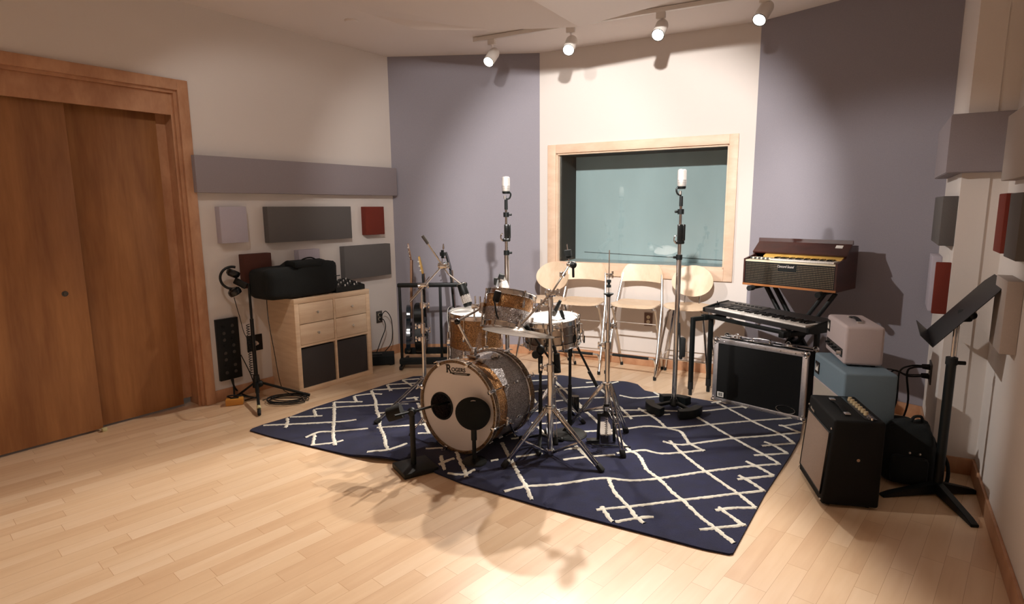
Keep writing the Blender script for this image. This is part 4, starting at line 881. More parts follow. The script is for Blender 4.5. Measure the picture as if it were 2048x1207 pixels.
def tilter(mb, c, ax, r=0.020):
    c, ax = V(c), V(ax).normalized(); mb.cyl(c-ax*0.022, c+ax*0.022, r, seg=20); mb.cyl(c-ax*0.026, c-ax*0.020, r+0.003, seg=20); mb.cyl(c+ax*0.020, c+ax*0.026, r+0.003, seg=20); wing(mb, c+ax*0.026, ax)
# boom stand in front of the snare, carrying the cymbal low over the bass drum
mbz = P(1100, 912); Zm = lambda py: HT(mbz.x, mbz.y, py)
fA, fB_ = P(1203, 946), P(1008, 938); fC = mbz*3-fA-fB_; fC = mbz+(fC-mbz)*0.8
t, at = chrome_stand('cymbal_stand', 'chrome boom cymbal stand in front of the snare, its arm sloping left', 'cymbal stand', mbz, (fA, fB_, fC), Zm(815), Zm(902), ((Zm(735), 2.9, 0.014), (Zm(655), 0.2, 0.011), (Zm(605), PI, 0.010)), 0.0165, Zm(735), 0.0115, Zm(592), 'chrome stands of the drum kit')
hub = at(Zm(588)); e0, e1 = AT(1043, 646, 3.33), AT(1139, 529, 3.44)
mb = MB(); tilter(mb, hub, (0.9, 0.1, 0.2)); mb.box(hub-V((0, 0, 0.03)), (0.03, 0.03, 0.05), bev=0.006); mb.box(hub+V((-.012, -.01, .012)), (0.03, 0.03, 0.04), bev=0.006); mb.build('tilter', 'chrome', t)
mb = MB(); off = V((0, -0.022, 0)); mb.cyl(e0+off, hub.lerp(e1, 0.12)+off, 0.0062, seg=14); mb.cyl(hub.lerp(e1, 0.02)+off, e1, 0.0052, seg=14); ba = mb.build('boom_arm', 'chrome', t)
mb = MB(); u_ = (e1-hub).normalized(); mb.cyl(hub.lerp(e1, 0.62)+off*0.4, hub.lerp(e1, 0.72)+off*0.3, 0.013, seg=14); mb.box(hub.lerp(e1, 0.67)+V((-0.012, -0.01, 0)), (0.02, 0.02, 0.03), bev=0.004); mb.build('arm_clamp', 'chrome', ba)
tp = AT(1134, 488, 3.44); mb = MB(); mb.cyl(e1, tp, 0.0035, seg=10); mb.sph(e1, 0.018); mb.build('cymbal_rod', 'chrome', t)
mb = MB(); mb.cyl(e1.lerp(tp, 0.42), e1.lerp(tp, 0.72), 0.021, seg=20); mb.cyl(e1.lerp(tp, 0.30), e1.lerp(tp, 0.42), 0.014, seg=16); mb.build('felts', 'blackcloth', t)
mb = MB(); q = e1+V((0.020, -0.01, 0)); mb.sph(q, 0.022); mb.bar(q, q-V((-0.002, 0, 0.075)), 0.016, 0.014, bev=0.005); mb.build('lever', 'black', t)
# the cymbal at the lower end of the arm
cyc = AT(1037, 663, 3.33); cax = V((0.13, 0.12, 1)).normalized()
mb = MB(); mb.lathe([(0.006, 0.030), (0.020, 0.029), (0.034, 0.021), (0.045, 0.012), (0.080, 0.009), (0.150, 0.003), (0.212, -0.006), (0.212, -0.0075), (0.150, 0.0015), (0.080, 0.0075), (0.044, 0.0105), (0.033, 0.019), (0.020, 0.027), (0.006, 0.028)], cyc, cax, 72)
cy = based(mb, 'cymbal', 'cymbal', cyc, 'thin bronze cymbal hanging low and flat in front of the rack tom', 'cymbal', ang=50)
mb = MB(); mb.cyl(e0, cyc+cax*0.02, 0.005, seg=10); mb.cyl(cyc+cax*0.028, cyc+cax*0.045, 0.014, seg=14); wing(mb, cyc+cax*0.045, cax); mb.build('cymbal_seat', 'chrome', t)
# hi-hat stand
hb_ = P(1212, 888); Zh = lambda py: HT(hb_.x, hb_.y, py)
t, at = chrome_stand('hi_hat_stand', 'chrome hi-hat stand without cymbals, thin rod standing straight up', 'hi-hat stand', hb_, (P(1129, 868), P(1252, 868), P(1246, 918)), Zh(768), Zh(815), ((Zh(690), 3.0, 0.014), (Zh(652), 0.2, 0.009)), 0.0150, Zh(690), 0.0115, Zh(592), 'chrome stands of the drum kit')
mb = MB(); mb.cyl(at(Zh(600)), at(Zh(500)), 0.0032, seg=10); mb.build('pull_rod', 'chrome', t)
mb = MB(); mb.lathe([(0.010, -0.02), (0.014, -0.01), (0.030, 0.0), (0.030, 0.006), (0.012, 0.010), (0, 0.010)], at(Zh(588)), (0, 0, 1), 24); mb.build('cymbal_cup', 'black', t)
mb = MB(); mb.lathe([(0, -0.024), (0.014, -0.022), (0.014, -0.008), (0.008, -0.006), (0.008, 0.006), (0.014, 0.008), (0.014, 0.024), (0, 0.026)], at(Zh(567)), (0, 0, 1), 20); mb.build('clutch_felt', 'blackcloth', t)
mb = MB(); mb.lathe([(0, -0.012), (0.008, -0.012), (0.008, 0.004), (0.020, 0.008), (0.020, 0.012), (0.006, 0.014), (0, 0.016)], at(Zh(551)), (0, 0, 1), 20); wing(mb, at(Zh(549)), (1, 0, 0)); mb.build('clutch', 'chrome', t)
mb = MB(); ux = V((1, 0, 0)); zc_, wd = Zh(828), 0.046
for s_ in (-1, 1): mb.bar(at(zc_)+ux*wd*s_, at(0.02)+ux*(wd+0.006)*s_, 0.022, 0.018, bev=0.004)
mb.box(at(zc_), (0.12, 0.03, 0.024), bev=0.006); mb.cyl(at(zc_-0.01), at(zc_+0.07), 0.020, seg=18); mb.build('pedal_frame', 'black', t)
mb = MB(); pts = [at(0.055+(zc_-0.06)*k/60)+V((0.011*math.cos(k*PI/3), 0.011*math.sin(k*PI/3), 0)) for k in range(61)]; mb.tube(pts, 0.0018, 5); mb.cyl(at(0.05), at(zc_), 0.004, seg=8); mb.build('spring', 'chrome', t)
mb = MB(); q = at(0.03); mb.prism([(-0.036, 0.0), (0.036, 0.0), (0.040, 0.20), (0.030, 0.27), (-0.030, 0.27), (-0.040, 0.20)], q+V((0.0, 0.0, 0.030)), (1, 0.0, 0), (0.1, 1, -0.06), 0.008, bev=0.002); mb.build('footboard', 'satin', t)
mb = MB(); mb.box(at(0.022)+V((-0.085, 0.0, 0.010)), (0.08, 0.05, 0.01), bev=0.003); mb.bar(at(0.02)+V((-0.10, -0.06, 0.006)), at(0.02)+V((0.14, -0.09, 0.0)), 0.010, 0.006, bev=0.001); mb.build('base_plate', 'black', t)
# left boom stand
lb = P(851, 815); Zl = lambda py: HT(lb.x, lb.y, py)
t, at = chrome_stand('cymbal_stand', 'tall chrome boom stand left of the bass drum with a grey rubber-ended arm', 'cymbal stand', lb, (P(753, 850), P(905, 855), P(862, 780)), Zl(757), Zl(800), ((Zl(678), 3.0, 0.013), (Zl(660), 0.2, 0.011), (Zl(652), 3.1, 0.010), (Zl(610), 0.0, 0.008)), 0.0160, Zl(678), 0.0088, Zl(590), 'chrome stands of the drum kit')
YL = lb.y; hub = at(Zl(572)); j2 = AT(885, 531, YL)
mb = MB(); mb.cyl(at(Zl(592)), hub, 0.007); tilter(mb, hub, (0.97, 0.2, 0.1), 0.022); mb.box(hub+V((0.02, -.02, .01)), (0.05, 0.03, 0.03), bev=0.008); mb.build('tilter', 'chrome', t)
mb = MB(); e0 = AT(821, 603, YL); mb.cyl(e0-V((0, 0.02, 0)), j2-V((0, 0.02, 0)), 0.0060, seg=12); mb.cyl(e0-V((0, 0.02, -.012)), hub.lerp(j2, 0.4)-V((0, 0.02, -.012)), 0.0035, seg=10); ba = mb.build('boom_arm', 'chrome', t)
mb = MB(); tilter(mb, j2, (0.9, -0.3, 0.05), 0.024); mb.box(j2+V((0.01, -0.02, 0)), (0.06, 0.04, 0.04), bev=0.01); mb.build('arm_joint', 'chrome', ba)
k0, k1 = AT(845, 471, YL-0.05), AT(856, 487, YL-0.04); mb = MB(); mb.cyl(k1, j2-V((0, 0.02, -.01)), 0.0065, seg=12); mb.build('counter_arm', 'chrome', t)
mb = MB(); mb.cyl(k0, k1, 0.0125, 0.0115, seg=14); mb.build('rubber_grip', 'plateg', t)
s0, s1_ = AT(884, 525, YL), AT(887, 494, YL); mb = MB(); mb.cyl(s0, s1_, 0.0035, seg=10); mb.lathe([(0, 0), (0.009, 0.0), (0.006, 0.02), (0.003, 0.035)], s1_-V((0, 0, .01)), (0, 0, 1), 12); mb.build('cymbal_rod', 'chrome', t)
mb = MB(); q = AT(885, 508, YL); mb.cyl(q-V((0, 0, 0.012)), q+V((0, 0, 0.014)), 0.020, seg=18); mb.cyl(q-V((0, 0, 0.03)), q+V((0, 0, 0.03)), 0.011, seg=14); mb.build('felts', 'blackcloth', t)
# snare stand
sb_ = P(1119, 858); Zs = lambda py: HT(sb_.x, sb_.y, py); sb_ = V((snc.x+0.01, snc.y, 0))
t, at = chrome_stand('snare_stand', 'low chrome snare stand with three strap legs under the snare drum', 'snare stand', sb_, (sb_+V((0.22, 0.10, 0)), sb_+V((-0.17, 0.20, 0)), sb_+V((0.0, -0.26, 0))), 0.30, 0.13, ((0.36, 1.0, 0.013),), 0.0125, 0.36, 0.010, snc.z-0.135, 'chrome stands of the drum kit')
mb = MB(); zb_ = snc.z-0.12; mb.sph(at(zb_-0.01), 0.022)
for k in range(3):
    a = 0.5+2*PI*k/3; r = V((math.cos(a), math.sin(a), 0)); mb.tube([at(zb_), at(zb_)+r*0.10+V((0, 0, -.005)), at(zb_)+r*0.190+V((0, 0, 0.022)), at(zb_)+r*0.196+V((0, 0, 0.05))], 0.006, 8, smooth=4)
mb.build('basket', 'chrome', t)
# kick pedal behind the bass drum
kp_ = V((bk.x, bk.y, 0))-nD*0.13; fw = -V((nD.x, nD.y, 0)).normalized(); sdv = V((tD.x, tD.y, 0))
t = thing('kick_pedal', 'chrome bass drum pedal behind the bass drum', 'drum pedal', kp_)
mb = MB(); mb.prism([(-0.045, -0.02), (0.045, -0.02), (0.040, 0.27), (-0.040, 0.27)], kp_+V((0, 0, 0.045)), sdv, fw, 0.008, bev=0.002); mb.build('footboard', 'satin', t)
mb = MB()
for s_ in (-1, 1): mb.bar(kp_+sdv*0.055*s_+V((0, 0, 0.02)), kp_+sdv*0.045*s_+V((0, 0, 0.22)), 0.016, 0.012, bev=0.003)
mb.cyl(kp_-sdv*0.05+V((0, 0, 0.215)), kp_+sdv*0.07+V((0, 0, 0.215)), 0.006); mb.box(kp_+V((0, 0, 0.018))+fw*0.12, (0.11, 0.34, 0.010), rz=math.atan2(fw.y, fw.x)-PI/2, bev=0.002); mb.build('frame', 'chrome', t)
mb = MB(); mb.cyl(kp_+V((0, 0, 0.215)), kp_-fw*0.06+V((0, 0, 0.36)), 0.004); mb.cyl(kp_-fw*0.085+V((0, 0, 0.355)), kp_-fw*0.035+V((0, 0, 0.375)), 0.024, seg=18); mb.build('beater', 'headw', t)

# ------------------------------------------------------------------ microphones round the kit
MG = 'microphones at the drum kit'
def mic_body(t, tail, tip, r, grm='satin', bm_='black', ball=True):
    tail, tip = V(tail), V(tip); d = (tip-tail).normalized(); L = (tip-tail).length
    mb = MB(); mb.lathe([(0, 0), (r*0.7, 0.001), (r*0.78, 0.006), (r, L*0.60), (r*1.05, L*0.66)], tail, d, 20); mb.build('mic_body', bm_, t)
    mb = MB(); mb.lathe([(r*1.05, L*0.66), (r*1.25, L*0.70), (r*1.25, L*0.88), (r*1.1, L*0.97), (r*0.6, L), (0, L)], tail, d, 20); mb.build('mic_grille', grm, t)
# snare mic on its black stand
b2 = P(1139, 872); t = thing('microphone_stand', 'short black boom stand right of the snare reaching over its head', 'microphone stand', b2)
Z2 = lambda py: HT(b2.x, b2.y, py); a2_ = lambda z: V((b2.x, b2.y, z)); Y2 = b2.y
mb = MB(); mb.cyl(a2_(0.03), a2_(Z2(700)), 0.0095, seg=14); mb.build('pole', 'black', t)
mb = MB(); mb.cyl(a2_(Z2(850)), a2_(Z2(768)), 0.015, 0.013, seg=14); mb.build('sleeve', 'black', t); mb = MB(); mb.cyl(a2_(Z2(712)), a2_(Z2(690)), 0.013, 0.016, seg=14); mb.build('sleeve', 'black', t)
mb = MB(); mb.lathe([(0, 0.032), (0.02, 0.03), (0.03, 0.020), (0.105, 0.014), (0.115, 0.006), (0.115, 0)], a2_(0.012), (0, 0, 1), 28); mb.build('round_base', 'black', t)
j = AT(1143, 676, Y2); mb = MB(); mb.sph(j, 0.034, (0.9, 0.8, 1.15)); mb.cyl(j+V((-0.03, -0.03, 0.0)), j+V((-0.03, 0.03, 0.0)), 0.028, seg=18); mb.build('joint', 'black', t)
m0, m1, m2, m3 = AT(1128, 640, Y2+0.03), AT(1194, 772, Y2-0.06), AT(1178, 742, Y2-0.05), AT(1131, 646, Y2+0.03)
mb = MB(); mb.cyl(m3, m1, 0.0075, seg=12); bo = mb.build('boom_arm', 'black', t)
mb = MB(); mb.cyl(m2, m1, 0.0115, seg=12); mb.build('end_sleeve', 'rubber', bo)
mb = MB(); mb.cyl(m3, AT(1121, 620, Y2+0.04), 0.009, 0.011, seg=12); mb.cyl(AT(1126, 633, Y2+.035), AT(1122, 622, Y2+.04), 0.013, seg=12); mb.build('mic_clip', 'black', t)
tl = AT(1121, 600, Y2+0.03); t = thing('microphone', 'slim dark microphone pointing down at the snare head', 'microphone', tl, 0, MG)
mic_body(t, tl, AT(1106, 631, Y2+0.06), 0.0135, 'plateg', 'black')
# second short stand
b3 = P(1081, 893); t = thing('microphone_stand', 'short black boom stand between bass drum and chrome stand, knob at its top', 'microphone stand', b3)
Z3 = lambda py: HT(b3.x, b3.y, py); a3_ = lambda z: V((b3.x, b3.y, z)); Y3 = b3.y
mb = MB(); mb.cyl(a3_(0.03), a3_(Z3(705)), 0.0090, seg=14); mb.build('pole', 'black', t)
mb = MB(); mb.cyl(a3_(Z3(825)), a3_(Z3(775)), 0.014, 0.012, seg=14); mb.build('sleeve', 'black', t); mb = MB(); mb.cyl(a3_(Z3(745)), a3_(Z3(712)), 0.013, 0.016, seg=14); mb.build('sleeve', 'black', t)
mb = MB()
for k in range(3): a = 0.4+2*PI*k/3; mb.bar(a3_(0.08), a3_(0.02)+V((0.15*math.cos(a), 0.15*math.sin(a), 0)), 0.022, 0.012, up=(0, 0, 1), bev=0.003); mb.sph(a3_(0.022)+V((0.15*math.cos(a), 0.15*math.sin(a), 0)), 0.018)
mb.build('tripod_base', 'black', t)
j = AT(1081, 699, Y3); mb = MB(); mb.sph(j, 0.030, (0.9, 0.8, 1.1)); mb.cyl(j+V((-0.03, -0.012, -0.03)), j+V((-0.03, 0.012, -0.03)), 0.024, seg=18); mb.build('joint', 'black', t)
q0, q1 = AT(1062, 664, Y3), AT(1117, 742, Y3); mb = MB(); mb.cyl(q0, q1, 0.007, seg=12); bo = mb.build('boom_arm', 'black', t)
mb = MB(); mb.cyl(AT(1113, 706, Y3+.02), AT(1115, 744, Y3+.02), 0.020, 0.022, seg=16); mb.cyl(AT(1106, 690, Y3+.02), AT(1113, 708, Y3+.02), 0.010, seg=12); mb.build('counterweight', 'rubber', bo)
tl = AT(1064, 668, Y3-0.01); t = thing('microphone', 'small black microphone pointing up left between cymbal and snare', 'microphone', tl, 0, MG); mic_body(t, tl, AT(1051, 650, Y3-0.02), 0.0125, 'black', 'black')
# tom microphones
q = AT(1003, 545, 4.05)
t = thing('microphone', 'stubby silver-grilled microphone in a black holder over the rack tom', 'microphone', q, 0, MG)
mb = MB(); d = V((0.30, -0.1, -0.9)).normalized(); p0 = AT(1004, 560, 4.0); mb.lathe([(0, -0.035), (0.016, -0.033), (0.026, -0.02), (0.028, 0.01)], p0, d, 20); mb.build('mic_body', 'satin', t)
mb = MB(); p1 = p0; mb.lathe([(0.028, 0.01), (0.031, 0.02), (0.031, 0.058), (0.026, 0.070), (0, 0.075)], p1, d, 20)
for k in range(5): mb.torus(p1+d*(0.022+0.009*k), 0.0315, 0.0016, d, 20, 5)
mb.build('mic_grille', 'nickel', t)
mb = MB(); mb.box(AT(1003, 552, 4.0), (0.062, 0.04, 0.035), R=frame((0.3, 0, 0.9)), bev=0.008); mb.box(AT(992, 562, 3.97), (0.03, 0.03, 0.05), bev=0.006); mb.bar(AT(996, 560, 3.9), AT(988, 598, 3.62), 0.012, 0.010, bev=0.003); mb.build('holder', 'black', t)
mb = MB(); mb.box(AT(994, 592, 3.58), (0.045, 0.03, 0.075), R=Matrix.Rotation(0.25, 3, 'Y'), bev=0.012); mb.build('clamp', 'black', t)
mb = MB(); mb.tube([AT(989, 600, 3.56), AT(991, 615, 3.55), AT(993, 628, 3.55), AT(997, 637, 3.55)], 0.0055, smooth=5); mb.build('clamp_lever', 'rubber', t)
p0, p1 = AT(922, 567, 4.50), AT(937, 612, 4.46); d = (p1-p0).normalized(); L_ = (p1-p0).length
t = thing('microphone', 'large black microphone with white vent slots aimed at the floor tom', 'microphone', p0, 0, MG)
mb = MB(); mb.lathe([(0, 0), (0.030, 0.001), (0.034, 0.008), (0.037, L_*0.55), (0.035, L_*0.58), (0.035, L_*0.96), (0.030, L_), (0, L_)], p0, d, 24); b_ = mb.build('mic_body', 'black', t)
F = frame(d); mb = MB()
for k in range(10):
    a = 2*PI*k/10+0.2; r = F @ V((math.cos(a), math.sin(a), 0)); tg = d.cross(r)
    if r.y > 0.3: continue
    mb.box(p0+d*L_*0.68+r*0.0355, (0.020, 0.002, L_*0.34), R=frame(d, r), bev=0.0008)
mb.build('mic_grille', 'white', t)
mb = MB()
for k in range(10):
    a = 2*PI*k/10+0.2; r = F @ V((math.cos(a), math.sin(a), 0))
    if r.y > 0.3: continue
    for z_ in range(6): mb.box(p0+d*(L_*(0.55+0.052*z_))+r*0.0366, (0.015, 0.001, L_*0.022), R=frame(d, r))
mb.build('vent_slots', 'ink', b_)
mb = MB(); e_ = AT(897, 548, 4.5); mb.cyl(p0+d*0.004, e_, 0.006); mb.torus(p0+d*0.004, 0.034, 0.003, d, 20, 6); mb.cyl(e_, AT(887, 533, 4.30), 0.006); mb.build('holder', 'satin', t)
# clamp on the floor tom rim with an upright pin
q = AT(951, 612, 4.18); mb = MB(); mb.box(q, (0.06, 0.03, 0.036), bev=0.006); mb.cyl(q+V((0, 0, 0.01)), q+V((0, 0, 0.075)), 0.006); mb.box(q+V((-0.01, 0, -0.05)), (0.014, 0.014, 0.09), bev=0.003); mb.build('rim_clamp', 'chrome', ft_)

def tall_mic(base, top, label, mlabel, basekind, marks, flip=1):
    base = V(base); Z = lambda py: HT(base.x, base.y, py); at = lambda z: V((base.x, base.y, z)); z_ = {k: Z(v) for k, v in marks.items()}
    t = thing('microphone_stand', label, 'microphone stand', base, 0, 'tall chrome microphone stands')
    mb = MB(); mb.cyl(at(0.05), at(z_['c1']), 0.0175, seg=22); mb.build('lower_tube', 'chrome', t)
    mb = MB(); mb.cyl(at(z_['c1']-0.02), at(z_['k0']), 0.0125, seg=20); mb.build('middle_tube', 'chrome', t)
    mb = MB(); mb.cyl(at(z_['k0']-0.02), at(z_['s1']), 0.0095, seg=18); mb.build('upper_tube', 'chrome', t)
    for zc in ('c1', 'c2'):
        mb = MB(); mb.cyl(at(z_[zc]-0.018), at(z_[zc]+0.018), 0.022, seg=18); mb.box(at(z_[zc])+V((0.030*flip, -0.005, 0)), (0.028, 0.014, 0.018), bev=0.004); mb.build('clutch', 'black', t)
    mb = MB(); mb.box(at((z_['k0']+z_['k1'])/2), (0.034, 0.034, z_['k1']-z_['k0']), bev=0.008); mb.box(at((z_['k0']+z_['k1'])/2+0.01)+V((0.024, -0.006, 0)), (0.020, 0.026, (z_['k1']-z_['k0'])*0.85), bev=0.006); mb.box(at(z_['k0'])+V((0, 0, .01)), (0.062, 0.036, 0.026), bev=0.008); k_ = mb.build('bracket', 'blackgloss', t)
    mb = MB(); mb.tube([at(z_['k0'])+V((-0.02, -0.01, 0.0)), at(z_['k0'])+V((-0.042, -0.01, 0.02)), at(z_['k0'])+V((-0.040, -0.01, 0.05)), at(z_['k0'])+V((-0.026, -0.01, 0.06))], 0.005, smooth=4); mb.build('hook', 'chrome', k_)
    mb = MB(); mb.cyl(at(z_['s0']), at(z_['s1']), 0.013, 0.012, seg=16); mb.build('sleeve', 'black', t)
    if basekind:
        hubz = 0.065; mb = MB(); mb.lathe([(0, 0.10), (0.022, 0.10), (0.03, 0.085), (0.04, 0.06), (0.02, 0.04), (0, 0.04)], at(0), (0, 0, 1), 24)
        for k in range(3):
            a = basekind[k]; r = V((math.cos(a), math.sin(a), 0)); mb.bar(at(0.075), at(0.055)+r*0.165, 0.030, 0.022, up=(0, 0, 1), bev=0.006)
            pr = [(0.205*math.cos(a+u), 0.205*math.sin(a+u)) for u in [(-0.62+1.24*i/14) for i in range(15)]]+[(0.140*math.cos(a+u), 0.140*math.sin(a+u)) for u in [(0.62-1.24*i/14) for i in range(15)]]
            mb.prism(pr, at(0.013), (1, 0, 0), (0, 1, 0), 0.058, bev=0.003)
        mb.build('weighted_base', 'black', t)
    else:
        mb = MB(); mb.lathe([(0, 0.05), (0.03, 0.05), (0.04, 0.025), (0.14, 0.02), (0.15, 0.013)], at(0), (0, 0, 1), 32); mb.build('weighted_base', 'black', t)
    # microphone and its cradle
    zm0, zm1 = z_['m0'], z_['m1']; r = 0.031
    m_ = thing('microphone', mlabel, 'microphone', at(zm0), 0, 'large silver microphones on tall stands'); H = zm1-zm0
    mb = MB(); mb.lathe([(0, 0), (r*0.80, 0.001), (r*0.90, 0.008), (r*0.98, H*0.20), (r*0.98, H*0.27), (r, H*0.30), (r, H*0.36)], at(zm0), (0, 0, 1), 32); mb.build('mic_body', 'nickel', m_)
    t2 = bmesh.new(); bmesh.ops.create_cone(t2, cap_ends=True, segments=32, radius1=r, radius2=r*0.98, depth=H*0.64)
    for v in t2.verts:
        if v.co.z > 0: v.co.y *= 0.62
    bmesh.ops.bevel(t2, geom=[e for e in t2.edges if all(v.co.z > 0 for v in e.verts)], offset=0.006, segments=3, affect='EDGES')
    mb = MB(); mb._take(t2, Matrix.Translation(at(zm0+H*0.68))); mb.build('mic_grille', 'nickel', m_)
    mb = MB(); mb.lathe([(r*1.03, H*0.355), (r*1.03, H*0.375)], at(zm0), (0, 0, 1), 32); mb.lathe([(r*1.0, H*0.21), (r*1.01, H*0.225)], at(zm0), (0, 0, 1), 32); mb.build('trim_ring', 'satin', m_)
    mb = MB(); mb.lathe([(0, -0.012), (r*0.8, -0.012), (r*0.95, -0.002), (r*0.95, 0.006), (0, 0.004)], at(zm0-0.004), (0, 0, 1), 24)
    mb.tube([at(zm0)+V((0.022*flip, 0, 0)), at(zm0-0.02)+V((0.036*flip, 0, 0)), at(zm0-0.05)+V((0.026*flip, 0, 0)), at(z_['s1']+0.005)], 0.0065, smooth=5); mb.build('swivel_mount', 'black', t)
    mb = MB(); mb.cyl(at(zm0-0.03)-V((0.008, 0, 0)), at(zm0-0.055)-V((0.008, 0, 0)), 0.009); mb.build('plug', 'satin', t)
    return t
tall_mic(P(1016, 792), None, 'tall chrome microphone stand rising behind the rack tom', 'silver studio microphone on the tall stand behind the rack tom', None, dict(m1=353, m0=383, s1=399, s0=419, c2=429, k1=448, k0=482, c1=505))
tm = tall_mic(P(1347, 822), None, 'tall chrome microphone stand with a three-lobed weighted base on the right of the rug', 'silver studio microphone in front of the control room window', (3.35, 5.25, 1.25), dict(m1=338, m0=373, s1=392, s0=412, c2=423, k1=448, k0=487, c1=514), -1)
bq = P(1347, 822); q = V((bq.x+0.045, bq.y-0.01, 0)); za, zb2 = HT(bq.x, bq.y, 712), HT(bq.x, bq.y, 674)
mb = MB(); mb.box((q.x, q.y, (za+zb2)/2), (0.034, 0.05, zb2-za), bev=0.008); mb.box((q.x-0.01, q.y, za-0.005), (0.02, 0.03, 0.03), bev=0.006); mb.cyl((q.x-.015, q.y, za), (q.x-.028, q.y, za+0.25), 0.006); mb.build('counterweight', 'rubber', tm)

# kick drum microphones
kb = P(833, 941); t = thing('microphone_stand', 'low black boom stand on a square plate reaching into the bass drum hole', 'microphone stand', kb)
mb = MB(); mb.box(kb+V((-0.01, 0.02, 0.016)), (0.21, 0.20, 0.030), rz=0.55, bev=0.006); mb.build('base_plate', 'black', t)
zk = HT(kb.x, kb.y, 826); kc = kb+V((-0.02, 0.03, 0)); mb = MB(); mb.cyl(kc+V((0, 0, 0.03)), kc+V((0, 0, zk)), 0.016, seg=16); mb.build('pole', 'black', t)
kj = kc+V((0, 0, zk)); hin = ho-nD*0.07+uD*0.006; kd = (hin-kj).normalized(); ke = kj-kd*0.16
mb = MB(); mb.sph(kj, 0.026); mb.cyl(kj-V((0, 0.03, 0)), kj+V((0, 0.02, 0)), 0.018); mb.build('joint', 'black', t)
mb = MB(); mb.cyl(ke, hin, 0.0075, seg=12); mb.build('boom_arm', 'black', t)
e_ = AT(788, 826, kj.y-0.02); mb = MB(); mb.cyl(kj, e_, 0.008); mb.cyl(e_-V((0.035, 0.0, 0.010)), e_+V((0.045, 0.0, 0.016)), 0.040, 0.042, seg=24); mb.build('counterweight', 'rubber', t)
t = thing('microphone', 'dark microphone inside the port hole of the bass drum', 'microphone', hin, 0, MG); mic_body(t, hin, hin+kd*0.12, 0.022, 'plateg', 'black')
# padded round microphone on a stalk in front of the head
pf = AT(947, 827, 3.29); ft = P(947, 906); ft = V((pf.x, pf.y, 0))
t = thing('kick_microphone', 'black cloth-covered round microphone on a stalk before the bass drum head', 'microphone', ft, 0)
dv = (pf-EYE).normalized(); F = frame(-V((dv.x+0.1, dv.y, 0)))
t2 = bmesh.new(); bmesh.ops.create_uvsphere(t2, u_segments=36, v_segments=20, radius=1.0)
for v in t2.verts:
    x, y, z = v.co; a = math.atan2(y, x); rr = 0.100*(1+0.07*math.cos(a-2.45)**3+0.06*max(0, math.cos(a+1.0))**4 if True else 1); v.co = V((x*rr*1.04, y*rr, z*0.042))
mb = MB(); mb._take(t2, Matrix.Translation(pf) @ F.to_4x4()); mb.build('padded_cover', 'blackcloth', t)
mb = MB(); mb.cyl((pf.x, pf.y, 0.03), (pf.x, pf.y, pf.z-0.07), 0.012, seg=16); mb.cyl((pf.x, pf.y, pf.z-0.16), (pf.x, pf.y, pf.z-0.06), 0.017, seg=16); mb.build('stalk', 'black', t)
mb = MB(); mb.lathe([(0, 0.035), (0.02, 0.035), (0.07, 0.022), (0.075, 0.013)], (pf.x, pf.y, 0), (0, 0, 1), 24); mb.build('foot', 'black', t)
mb = MB(); mb.tube([pf+V((-0.012, -0.03, 0.088)), pf+V((0.0, -0.034, 0.092)), pf+V((0.014, -0.03, 0.088))], 0.003, smooth=4); mb.build('wire_clip', 'chrome', t)
# black cylinder standing behind the snare stand
q = P(1150, 832); mb = MB(); mb.lathe([(0, 0.0), (0.028, 0.0), (0.030, 0.004), (0.030, 0.135), (0.027, 0.14), (0, 0.137)], q+V((0, 0, 0.014)), (0, 0, 1), 28); based(mb, 'canister', 'blackgloss', q, 'plain black cylinder standing on the rug right of the snare stand', 'canister')
